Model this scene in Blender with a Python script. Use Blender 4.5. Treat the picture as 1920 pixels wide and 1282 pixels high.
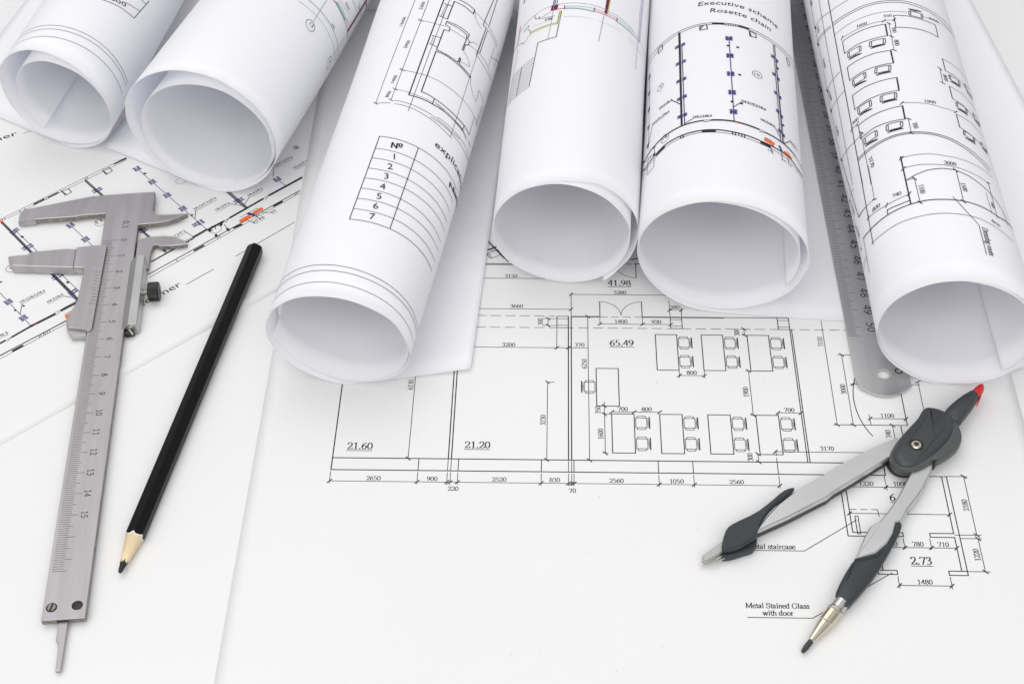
import bpy, bmesh, math, random
from mathutils import Vector, Matrix
random.seed(7)
for o in list(bpy.data.objects): bpy.data.objects.remove(o)
SC = bpy.context.scene
COL = SC.collection
R = math.radians
MM = 0.001

# ------------------------------------------------------------------ camera
cam_h, cam_pitch, cam_roll = 0.459, 0.797084, -0.0174724
cd = bpy.data.cameras.new('camera'); cam = bpy.data.objects.new('camera', cd); COL.objects.link(cam)
cd.sensor_width = 36.0; cd.lens = 2967.4/1920*36; cd.clip_start = 0.01; cd.clip_end = 20
cam.matrix_world = (Matrix.Translation((0, -cam_h/math.tan(cam_pitch), cam_h))
                    @ Matrix.Rotation(math.pi/2-cam_pitch, 4, 'X') @ Matrix.Rotation(cam_roll, 4, 'Z'))
SC.camera = cam
# ------------------------------------------------------------------ world: even white studio
w = bpy.data.worlds.new('World'); SC.world = w; w.use_nodes = True
bg = w.node_tree.nodes['Background']; bg.inputs[0].default_value = (0.955, 0.965, 1.0, 1); bg.inputs[1].default_value = .60
# the room is brighter overhead than at wall height
wt = w.node_tree; tc0 = wt.nodes.new('ShaderNodeTexCoord'); sx0 = wt.nodes.new('ShaderNodeSeparateXYZ'); mr0 = wt.nodes.new('ShaderNodeMapRange')
mr0.inputs[1].default_value = -.05; mr0.inputs[2].default_value = .75; mr0.inputs[3].default_value = .28 * bg.inputs[1].default_value; mr0.inputs[4].default_value = 1.25 * bg.inputs[1].default_value
wt.links.new(tc0.outputs['Generated'], sx0.inputs[0]); wt.links.new(sx0.outputs[2], mr0.inputs[0]); wt.links.new(mr0.outputs[0], bg.inputs[1])
# ------------------------------------------------------------------ lamps: two softboxes
def softbox(name, loc, target, size, power, color):
    l = bpy.data.lights.new(name, 'AREA'); l.shape = 'RECTANGLE'; l.size, l.size_y = size; l.energy = power; l.color = color
    o = bpy.data.objects.new(name, l); COL.objects.link(o); o.location = loc
    o.rotation_euler = (Vector(target)-Vector(loc)).to_track_quat('-Z', 'Y').to_euler(); return o
softbox('key_softbox', (-0.24, 0.26, 1.25), (0, 0.05, 0), (1.2, 1.0), 5.1, (1.0, 0.972, 0.93))
softbox('fill_softbox', (-0.15, -1.05, 0.98), (0.0, 0.05, 0.02), (1.9, 0.8), 11.9, (1.0, 0.975, 0.94))
SC.view_settings.view_transform = 'Standard'; SC.view_settings.look = 'None'
SC.view_settings.exposure = 0.0; SC.view_settings.gamma = 1.0
SC.render.resolution_x = 1024; SC.render.resolution_y = 683
SC.cycles.max_bounces = 16; SC.cycles.diffuse_bounces = 12; SC.cycles.transmission_bounces = 12

# ------------------------------------------------------------------ materials
def mat(name, color, rough=0.5, metal=0.0, noise=0.0, nscale=60, bump=0.0, bscale=400, stretch=None, spec=0.5, rvar=0.0, coat=0.0):
    m = bpy.data.materials.new(name); m.use_nodes = True; nt = m.node_tree; b = nt.nodes['Principled BSDF']
    b.inputs['Base Color'].default_value = (*color, 1); b.inputs['Roughness'].default_value = rough; b.inputs['Metallic'].default_value = metal
    b.inputs['Specular IOR Level'].default_value = spec; b.inputs['Coat Weight'].default_value = coat
    tc = nt.nodes.new('ShaderNodeTexCoord'); mp = nt.nodes.new('ShaderNodeMapping'); nt.links.new(tc.outputs['Object'], mp.inputs[0])
    if stretch: mp.inputs['Scale'].default_value = stretch
    if noise or rvar:
        n = nt.nodes.new('ShaderNodeTexNoise'); n.inputs['Scale'].default_value = nscale; n.inputs['Detail'].default_value = 6
        nt.links.new(mp.outputs[0], n.inputs[0])
        if noise:
            r = nt.nodes.new('ShaderNodeValToRGB'); e = r.color_ramp.elements; e[0].position = .3; e[1].position = .7
            e[0].color = tuple(max(0, c*(1-noise)) for c in color)+(1,); e[1].color = tuple(min(1, c*(1+noise)) for c in color)+(1,)
            nt.links.new(n.outputs[0], r.inputs[0]); nt.links.new(r.outputs[0], b.inputs['Base Color'])
        if rvar:
            mr = nt.nodes.new('ShaderNodeMapRange'); mr.inputs[3].default_value = rough-rvar; mr.inputs[4].default_value = rough+rvar
            nt.links.new(n.outputs[0], mr.inputs[0]); nt.links.new(mr.outputs[0], b.inputs['Roughness'])
    if bump:
        n2 = nt.nodes.new('ShaderNodeTexNoise'); n2.inputs['Scale'].default_value = bscale; n2.inputs['Detail'].default_value = 4
        bp = nt.nodes.new('ShaderNodeBump'); bp.inputs['Strength'].default_value = bump; bp.inputs['Distance'].default_value = 0.0002
        nt.links.new(mp.outputs[0], n2.inputs[0]); nt.links.new(n2.outputs[0], bp.inputs['Height']); nt.links.new(bp.outputs[0], b.inputs['Normal'])
    return m
def paper_mat(name, color):
    m = mat(name, color, .75, noise=.006, nscale=14, bump=.10, bscale=900, spec=.25)
    nt = m.node_tree; b = nt.nodes['Principled BSDF']; out = nt.nodes['Material Output']
    t = nt.nodes.new('ShaderNodeBsdfTranslucent'); t.inputs[0].default_value = (*color, 1)
    mx = nt.nodes.new('ShaderNodeMixShader'); mx.inputs[0].default_value = .24
    nt.links.new(b.outputs[0], mx.inputs[1]); nt.links.new(t.outputs[0], mx.inputs[2]); nt.links.new(mx.outputs[0], out.inputs[0])
    return m
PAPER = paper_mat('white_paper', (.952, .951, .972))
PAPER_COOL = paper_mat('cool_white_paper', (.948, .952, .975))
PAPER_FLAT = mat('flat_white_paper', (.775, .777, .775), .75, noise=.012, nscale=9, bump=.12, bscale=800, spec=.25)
TABLE = mat('white_table', (.77, .771, .77), .6, noise=.01, nscale=5, bump=.05, bscale=250)
INK = {'k': (.012, .012, .014), 'd': (.03, .027, .034), 'g': (.055, .055, .06), 'p': (.05, .025, .19), 'o': (.80, .16, .03), 'm': (.16, .012, .05),
       'r': (.55, .12, .16), 'e': (.12, .34, .27), 'y': (.62, .60, .13), 'b': (.24, .29, .46), 'l': (.5, .5, .6), 'w': (.8, .85, .82)}
INKM = {k: mat('ink_'+{'k': 'black', 'd': 'soft_black', 'g': 'grey', 'p': 'purple', 'o': 'orange', 'm': 'maroon', 'r': 'red', 'e': 'green', 'y': 'yellow', 'b': 'blue', 'l': 'pale', 'w': 'mint'}[k], c, .6, spec=.3) for k, c in INK.items()}
STEEL = mat('brushed_steel', (.45, .432, .442), .44, .85, noise=.09, nscale=30, bump=.22, bscale=250, stretch=(9, .7, 3), rvar=.06)
STEEL_EDGE = mat('ground_steel_edge', (.27, .26, .235), .55, .7, noise=.35, nscale=700, bump=.4, bscale=900)
STEEL_RULER = mat('ruler_steel', (.60, .595, .59), .33, .92, noise=.08, nscale=25, bump=.12, bscale=200, stretch=(6, .6, 3), rvar=.07)
STEEL_SIDE = mat('satin_steel', (.50, .50, .49), .42, .85, noise=.06, nscale=60)
ENGRAVE = mat('engraved_black', (.03, .028, .03), .6)
ENGRAVE_SOFT = mat('engraved_grey', (.10, .095, .10), .6)
BLACK_METAL = mat('blackened_steel', (.035, .033, .034), .38, .6, noise=.3, nscale=300, bump=.2, bscale=500)
SILVER = mat('silver_paint', (.66, .66, .65), .30, .85, noise=.03, nscale=60, rvar=.05)
GREY_PLASTIC = mat('dark_grey_plastic', (.042, .045, .047), .46, bump=.10, bscale=1600, noise=.06, nscale=40)
GREY_PLASTIC_LIT = mat('lit_grey_plastic', (.075, .079, .08), .42, bump=.10, bscale=1600, noise=.05, nscale=40)  # head plastic in a lighter tone, painting in its illuminated right side
RUBBER = mat('slate_rubber', (.026, .032, .036), .44, bump=.06, bscale=1300)
BLACK_PLASTIC = mat('black_plastic', (.008, .009, .011), .4)
RED = mat('red_plastic', (.62, .012, .012), .4)
NICKEL = mat('warm_nickel', (.66, .60, .48), .22, 1.0, noise=.08, nscale=120)
NICKEL_COOL = mat('nickel', (.62, .61, .59), .25, 1.0)
LEAD = mat('graphite', (.05, .05, .052), .38, .4, noise=.3, nscale=700)
LACQUER = mat('black_lacquer', (.004, .004, .0045), .34, spec=.16, noise=.1, nscale=100)
WOOD = mat('bare_wood', (.74, .61, .39), .7, noise=.12, nscale=90, stretch=(1, 1, 1), bump=.3, bscale=500)
LEAD_BLACK = mat('black_pencil_core', (.012, .011, .012), .5, noise=.4, nscale=500, bump=.4, bscale=700)

# ------------------------------------------------------------------ object helpers
def link(name, verts, faces, m, parent=None, mi=None, smooth=False):
    me = bpy.data.meshes.new(name); me.from_pydata([tuple(v) for v in verts], [], faces)
    ms = m if isinstance(m, (list, tuple)) else [m]
    for x in ms: me.materials.append(x)
    if mi: me.polygons.foreach_set('material_index', mi)
    if smooth: me.polygons.foreach_set('use_smooth', [True]*len(me.polygons))
    me.update()
    o = bpy.data.objects.new(name, me); COL.objects.link(o)
    if parent: o.parent = parent
    return o
def tag(o, label, cat, group=None):
    o['label'] = label; o['category'] = cat
    if group: o['group'] = group
    return o
def thing(name, label, cat, loc=(0, 0, 0), rz=0, group=None):
    o = bpy.data.objects.new(name, None); COL.objects.link(o); o.location = loc; o.rotation_euler = (0, 0, rz); o.empty_display_size = .01
    return tag(o, label, cat, group)
def auto(o, ang=35):
    me = o.data
    bm = bmesh.new(); bm.from_mesh(me); bmesh.ops.recalc_face_normals(bm, faces=bm.faces)
    for e in bm.edges:
        e.smooth = not (len(e.link_faces) == 2 and e.calc_face_angle(0) > R(ang))
    for f in bm.faces: f.smooth = True
    bm.to_mesh(me); bm.free(); return o
def bevel(o, w, seg=2, ang=30):
    b = o.modifiers.new('bevel', 'BEVEL'); b.width = w; b.segments = seg; b.limit_method = 'ANGLE'; b.angle_limit = R(ang); return o
def rounded(pts, it=2):                       # Chaikin smoothing of a closed outline
    for _ in range(it):
        q = []
        for i in range(len(pts)):
            a, b = Vector(pts[i]), Vector(pts[(i+1) % len(pts)])
            q += [a*.75+b*.25, a*.25+b*.75]
        pts = q
    return [Vector(p) for p in pts]
def ccw(p):
    p = [Vector(a) for a in p]
    A = sum(p[i].x*p[(i+1) % len(p)].y-p[(i+1) % len(p)].x*p[i].y for i in range(len(p)))
    return p if A > 0 else p[::-1]
def inset(p, d):                              # move a ccw outline inward by d
    n = len(p); out = []
    for i in range(n):
        a, b, c = p[i-1], p[i], p[(i+1) % n]
        e1, e2 = (b-a), (c-b)
        if e1.length < 1e-9 or e2.length < 1e-9: out.append(b.copy()); continue
        e1.normalize(); e2.normalize(); n1, n2 = Vector((-e1.y, e1.x)), Vector((-e2.y, e2.x)); k = n1+n2
        if k.length < 1e-6: out.append(b.copy()); continue
        k.normalize(); out.append(b+k*d/max(.5, k.dot(n1)))
    return out
def slab(name, pts, levels, m, parent=None, smooth=True, ang=35, slope=None):   # outline (mm) stacked at (inset, z) levels, mm
    p = ccw(pts); v = []; f = []; n = len(p)
    for d, z in levels:
        for q in (inset(p, d) if d else p):
            v.append((q.x*MM, q.y*MM, (z+(slope(q) if slope else 0))*MM))
    for l in range(len(levels)-1):
        for i in range(n):
            j = (i+1) % n; f.append((l*n+i, l*n+j, (l+1)*n+j, (l+1)*n+i))
    f.append(tuple(range((len(levels)-1)*n, len(levels)*n))); f.append(tuple(reversed(range(n))))
    o = link(name, v, f, m, parent)
    return auto(o, ang) if smooth else o
def lathe(name, axis_a, axis_b, prof, m, parent=None, n=40, ridges=0, rd=0.0, ang=35):   # prof: (distance mm from a, radius mm)
    a, b = Vector(axis_a), Vector(axis_b); d = (b-a).normalized(); u = d.orthogonal().normalized(); w2 = d.cross(u)
    v = []; f = []
    for s, r in prof:
        for i in range(n):
            t = 2*math.pi*i/n; rr = r*(1-(rd if (ridges and i % 2) else 0))
            v.append((a+d*s+u*rr*math.cos(t)+w2*rr*math.sin(t))*MM)
    for l in range(len(prof)-1):
        for i in range(n):
            j = (i+1) % n; f.append((l*n+i, l*n+j, (l+1)*n+j, (l+1)*n+i))
    f.append(tuple(reversed(range(n)))); f.append(tuple(range((len(prof)-1)*n, len(prof)*n)))
    return auto(link(name, v, f, m, parent), ang)

# ------------------------------------------------------------------ lettering
# stroke glyphs on a 0.5 wide, 0.68 tall body; S = smooth, L = straight
def cr(p, n=5):
    out = []; q = [p[0]]+list(p)+[p[-1]]
    for i in range(1, len(q)-2):
        a, b, c, d = [Vector(x) for x in q[i-1:i+3]]
        for k in range(n):
            t = k/n; out.append(.5*((2*b)+(c-a)*t+(2*a-5*b+4*c-d)*t*t+(3*b-3*c+d-a)*t*t*t))
    out.append(Vector(p[-1])); return out
def ring(cx, cy, rx, ry, a0=90, a1=450, n=16):
    return [Vector((cx+rx*math.cos(R(a0+(a1-a0)*i/n)), cy+ry*math.sin(R(a0+(a1-a0)*i/n)))) for i in range(n+1)]
def seg(*p): return [Vector(x) for x in p]
def stem(x, y0, y1, sf=.07, foot=True, head=True):
    r = [seg((x, y0), (x, y1))]
    if foot: r.append(seg((x-sf, y0), (x+sf, y0)))
    if head: r.append(seg((x-sf, y1-.02), (x, y1)))
    return r
G = {
 '0': (.5, [ring(.25, .335, .19, .325)]), '1': (.5, [seg((.27, 0), (.27, .66)), seg((.12, .57), (.27, .66)), seg((.15, 0), (.39, 0))]),
 '2': (.5, [cr([(.06, .5), (.13, .63), (.27, .66), (.4, .58), (.41, .45), (.3, .27), (.05, .01)]), seg((.05, .02), (.45, .02), (.47, .13))]),
 '3': (.5, [cr([(.07, .54), (.15, .64), (.27, .66), (.38, .58), (.36, .45), (.2, .36)]), cr([(.2, .36), (.38, .3), (.42, .17), (.34, .04), (.18, .0), (.05, .05)])]),
 '4': (.5, [seg((.36, 0), (.36, .67), (.03, .2), (.47, .2))]),
 '5': (.5, [seg((.43, .65), (.17, .65), (.11, .37)), cr([(.11, .37), (.3, .38), (.41, .26), (.4, .13), (.28, .01), (.05, .03)])]),
 '6': (.5, [cr([(.44, .66), (.25, .58), (.09, .38), (.07, .2), (.14, .04), (.26, 0), (.41, .1), (.42, .27), (.31, .38), (.18, .36), (.08, .25)])]),
 '7': (.5, [seg((.04, .54), (.08, .65), (.45, .65), (.22, 0))]),
 '8': (.5, [ring(.25, .5, .15, .16), ring(.25, .17, .19, .17)]),
 '9': (.5, [cr([(.06, 0), (.25, .08), (.41, .28), (.43, .46), (.36, .62), (.24, .66), (.09, .56), (.08, .4), (.19, .28), (.32, .3), (.42, .41)])]),
 '.': (.25, [ring(.12, .03, .03, .03, n=8)]), ',': (.25, [seg((.13, .05), (.08, -.12))]), ' ': (.25, []),
 'M': (.89, [seg((.13, 0), (.13, .66), (.43, .05), (.74, .66)), seg((.76, .66), (.76, 0)), seg((.03, 0), (.23, 0)), seg((.65, 0), (.87, 0)), seg((.02, .66), (.14, .66)), seg((.74, .66), (.87, .66))]),
 'S': (.56, [cr([(.47, .5), (.45, .63), (.28, .67), (.12, .6), (.1, .47), (.25, .36), (.42, .27), (.47, .14), (.38, .02), (.22, -.01), (.08, .06), (.06, .18)])]),
 'G': (.72, [cr([(.63, .5), (.6, .62), (.4, .67), (.18, .6), (.06, .35), (.16, .08), (.38, -.01), (.56, .05), (.61, .1)]), seg((.61, .05), (.61, .28)), seg((.5, .29), (.7, .29))]),
 'D': (.72, [seg((.14, 0), (.14, .66)), seg((.02, 0), (.3, 0)), seg((.02, .66), (.3, .66)), cr([(.3, .66), (.55, .58), (.65, .33), (.55, .08), (.3, 0)])]),
 'e': (.44, [cr([(.06, .26), (.37, .27), (.33, .41), (.22, .45), (.09, .37), (.05, .2), (.13, .04), (.26, 0), (.4, .1)])]),
 't': (.28, [seg((.12, .57), (.12, .08), (.17, 0), (.27, .04)), seg((.02, .43), (.26, .43))]),
 'a': (.44, [cr([(.07, .34), (.1, .43), (.22, .45), (.3, .38), (.3, .2), (.31, .04), (.42, .04)]), cr([(.3, .28), (.13, .2), (.05, .1), (.12, .0), (.22, .02), (.3, .1)])]),
 'l': (.28, stem(.14, 0, .68)), 'i': (.28, stem(.14, 0, .45)+[ring(.14, .61, .03, .03, n=8)]),
 's': (.39, [cr([(.33, .33), (.3, .43), (.18, .45), (.08, .36), (.14, .27), (.28, .2), (.34, .11), (.26, .01), (.14, 0), (.05, .04), (.04, .14)])]),
 'r': (.33, stem(.11, 0, .45)+[cr([(.11, .3), (.2, .42), (.32, .42)])]), 'c': (.44, [cr([(.38, .34), (.32, .44), (.2, .45), (.08, .36), (.05, .2), (.13, .04), (.25, 0), (.4, .1)])]),
 'n': (.5, stem(.11, 0, .45)+[cr([(.11, .33), (.25, .44), (.37, .4), (.39, .28)]), seg((.39, .28), (.39, 0)), seg((.32, 0), (.47, 0))]),
 'm': (.78, stem(.11, 0, .45)+[cr([(.11, .33), (.25, .44), (.36, .4), (.38, .28)]), seg((.38, .28), (.38, 0)), cr([(.38, .33), (.52, .44), (.63, .4), (.66, .28)]), seg((.66, .28), (.66, 0)), seg((.32, 0), (.45, 0)), seg((.59, 0), (.74, 0))]),
 'd': (.5, [seg((.37, .68), (.37, .02), (.47, .02)), seg((.28, .66), (.37, .68)), cr([(.37, .36), (.25, .45), (.1, .38), (.05, .2), (.13, .03), (.24, 0), (.37, .1)])]),
 'w': (.72, [seg((.08, .44), (.23, 0), (.37, .4)), seg((.34, .44), (.5, 0), (.64, .44)), seg((.01, .44), (.16, .44)), seg((.27, .44), (.42, .44)), seg((.57, .44), (.71, .44))]),
 'h': (.5, stem(.11, 0, .68)+[cr([(.11, .33), (.25, .44), (.37, .4), (.39, .28)]), seg((.39, .28), (.39, 0)), seg((.32, 0), (.47, 0))]),
 'o': (.5, [ring(.25, .225, .19, .22)]), 'g': (.5, [ring(.22, .3, .15, .15), cr([(.15, .17), (.1, .1), (.25, .05), (.42, .0), (.4, -.13), (.22, -.2), (.06, -.14), (.1, -.03), (.2, .03)]), seg((.34, .4), (.47, .41))]),
}
def stroke_quads(line, wf):
    """variable width ribbon of one polyline: returns list of quads in 2D; wf(direction) gives the width"""
    out = []
    for a, b in zip(line[:-1], line[1:]):
        d = b-a
        if d.length < 1e-6: continue
        d.normalize(); h = wf(d)/2; n = Vector((-d.y, d.x))*h; e = d*h*.35
        out.append([a-n-e, b-n+e, b+n+e, a+n-e])
    return out
SERIF_W = lambda d: .048+.066*abs(d.y)**1.5
def glyph_text(txt, wf, slant=0.0, track=0.0):
    x = 0; polys = []
    for ch in txt:
        adv, strokes = G[ch]
        for s in strokes:
            for q in stroke_quads(s, wf): polys.append([Vector((x+v.x+slant*v.y, v.y)) for v in q])
        x += adv+track
    return polys, x-track
_tc = {}
def font_text(txt, bold=0.0):
    key = (txt, bold)
    if key not in _tc:
        c = bpy.data.curves.new('t', 'FONT'); c.body = txt; c.size = 1; c.resolution_u = 2; c.offset = bold
        o = bpy.data.objects.new('t', c); COL.objects.link(o)
        dg = bpy.context.evaluated_depsgraph_get(); me = bpy.data.meshes.new_from_object(o.evaluated_get(dg))
        vs = [Vector((v.co.x, v.co.y)) for v in me.vertices]; polys = [[vs[i] for i in p.vertices] for p in me.polygons]
        bpy.data.objects.remove(o); bpy.data.curves.remove(c); bpy.data.meshes.remove(me)
        xs = [v.x for v in vs] or [0, 1]
        _tc[key] = (polys, min(xs), max(xs))
    return _tc[key]

class Print:
    """flat print gathered on an unrolled sheet (mm), then laid onto the sheet by pos(s, t) -> metres"""
    def __init__(s, pos, step=None, wscale=1.0): s.pos = pos; s.step = step; s.v = []; s.f = []; s.m = []; s.cols = []; s.ws = wscale
    def ci(s, c):
        if c not in s.cols: s.cols.append(c)
        return s.cols.index(c)
    def poly(s, pts, c):
        i = len(s.v); s.v += [tuple(p) for p in pts]; s.f.append(tuple(range(i, i+len(pts)))); s.m.append(s.ci(c))
    def line(s, pts, wd, c='k', dash=None):
        pts = [Vector(p) for p in pts]; wd *= s.ws
        for a, b in zip(pts[:-1], pts[1:]):
            d = b-a; L = d.length
            if L < 1e-6: continue
            d.normalize(); n = Vector((-d.y, d.x))*wd/2; e = d*wd*.3
            if dash:
                t = 0
                while t < L:
                    t2 = min(L, t+dash[0]); s.poly([a+d*t-n, a+d*t2-n, a+d*t2+n, a+d*t+n], c); t += dash[0]+dash[1]
                continue
            k = max(1, math.ceil(L/s.step)) if s.step else 1
            q = [a-e+(b-a+2*e)*(i/k) for i in range(k+1)]
            for u, v in zip(q[:-1], q[1:]): s.poly([u-n, v-n, v+n, u+n], c)
    def circle(s, c, r, wd, col='k'):
        s.line([(c[0]+r*math.cos(t*math.pi/14), c[1]+r*math.sin(t*math.pi/14)) for t in range(29)], wd, col)
    def text(s, txt, a, b, h, font='s', col='k'):
        a, b = Vector(a), Vector(b); ex = (b-a); W = ex.length; ex.normalize(); ey = Vector((-ex.y, ex.x))
        part = None
        if '|' in txt: p0, p1 = txt.split('|'); txt = p0+p1; part = p0
        if font in 'ri':
            polys, tw = glyph_text(txt, SERIF_W, .22 if font == 'i' else 0); x0 = 0; sy = h/.66
        elif font == 'm':
            polys, tw = glyph_text(txt, lambda d: .085, 0, .06); x0 = 0; sy = h/.66
        else:
            bd = 0.0
            polys, x0, x1 = font_text(txt, bd); tw = x1-x0; sy = h/.72
            if part: _, q0, q1 = font_text(part, bd); tw = q1-x0
        sx = W/tw
        if font in 'sb' and len(txt) == 1:
            sx = sy; mid = (a+b)/2; a = mid-ex*tw*sx/2
        for sh in ((-.022, 0, .022) if font == 'b' else (0,)):      # bold: the same glyph struck three times
            for p in polys: s.poly([a+ex*((v.x-x0+sh)*sx)+ey*(v.y*sy) for v in p], col)
    def ctext(s, txt, c, ang, em, font='r', col='k'):    # centred text, em size in mm
        _, tw = glyph_text(txt, SERIF_W); d = Vector((math.cos(R(ang)), math.sin(R(ang)))); n = Vector((-d.y, d.x)); c = Vector(c)-n*em*.33
        s.text(txt, c-d*em*tw/2, c+d*em*tw/2, em*.72, font, col)
    def socket(s, x, y, ang, size, kind):
        d = Vector((math.cos(R(ang)), math.sin(R(ang)))); n = Vector((-d.y, d.x)); c = Vector((x, y)); P = lambda u, v: c+d*u*size+n*v*size
        w_ = .25
        if kind == 'f':
            for u in (-.36, 0, .36): s.line([P(u, -.5), P(u, .5)], w_, 'p')
            for v in (-.26, .26):
                s.line([P(-.52, v), P(.52, v)], w_, 'p')
                for u in (-.18, .18): s.circle(P(u, v), .13*size, w_*.8, 'p')
            for v in (-.42, .42): s.line([P(-.46, v), P(-.2, v)], w_*.8, 'p'); s.line([P(.2, v), P(.46, v)], w_*.8, 'p')
        else:
            for u in (-.3, .3): s.line([P(u, -.48), P(u, .48)], w_, 'p')
            s.line([P(-.5, .05), P(.5, .05)], w_, 'p')
            for u in (-.3, .3): s.circle(P(u, .22), .16*size, w_*.8, 'p'); s.circle(P(u, -.2), .14*size, w_*.8, 'p')
            for v in (-.42, .42): s.line([P(-.48, v), P(-.12, v)], w_*.8, 'p'); s.line([P(.12, v), P(.48, v)], w_*.8, 'p')
    def chair(s, a, b, c, d, wd=.28):
        a, b, c, d = [Vector(x) for x in (a, b, c, d)]; e1 = b-a; L = e1.length; e1.normalize(); m = (c+d)/2-(a+b)/2; e2 = Vector((-e1.y, e1.x))
        if e2.dot(m) < 0: e2 = -e2
        D = max(.3*L, abs(m.dot(e2)))
        for q in (a, b):
            hw, hh = .075*L, .30*L; k = .6
            s.line([q+e1*x*hw+e2*y*hh for x, y in ((-1, -k), (-k, -1), (k, -1), (1, -k), (1, k), (k, 1), (-k, 1), (-1, k), (-1, -k))], wd)
        f = .33*L
        s.line([a+e1*.08*L-e2*f, b-e1*.08*L-e2*f], wd); s.line([a+e1*.08*L+e2*f*.98, b-e1*.08*L+e2*f*.98], wd)
        s.line([c, d], wd*1.7); mid = (c+d)/2; s.line([c-e2*.09*L+e1*.12*L, d-e2*.09*L-e1*.12*L], wd)
        for x in (-.08, .08): s.line([mid+e1*x*L, mid+e1*x*L-e2*max(.1*L, (D-f))], wd*.9)
    def run(s, cmds):
        for c in cmds:
            k, col, wd, p = c[0], c[1], c[2], c[3]
            if k == 'L': s.line(list(zip(p[0::2], p[1::2])), wd, col)
            elif k == 'P': s.poly(list(zip(p[0::2], p[1::2])), col)
            elif k == 'T': s.text(c[4], p[:2], p[2:], wd, c[5], col)
            elif k == 'C': s.circle(p[:2], p[2], wd, col)
            elif k == 'Y': s.socket(p[0], p[1], p[2], wd, c[4])
            elif k == 'H': s.chair(p[0:2], p[2:4], p[4:6], p[6:8])
    def build(s, name, parent, mats=None):
        mats = mats or INKM
        return link(name, [s.pos(x, y, k) for (x, y), k in zip(s.v, s.lift())], s.f, [mats[c] for c in s.cols], parent, s.m)
    def lift(s):      # every stroke a hair above the one before, so that crossings never share a plane
        L = [0.0]*len(s.v); n = max(1, len(s.f))
        for i, f in enumerate(s.f):
            for j in f: L[j] = 6e-5*i/n
        return L
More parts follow.
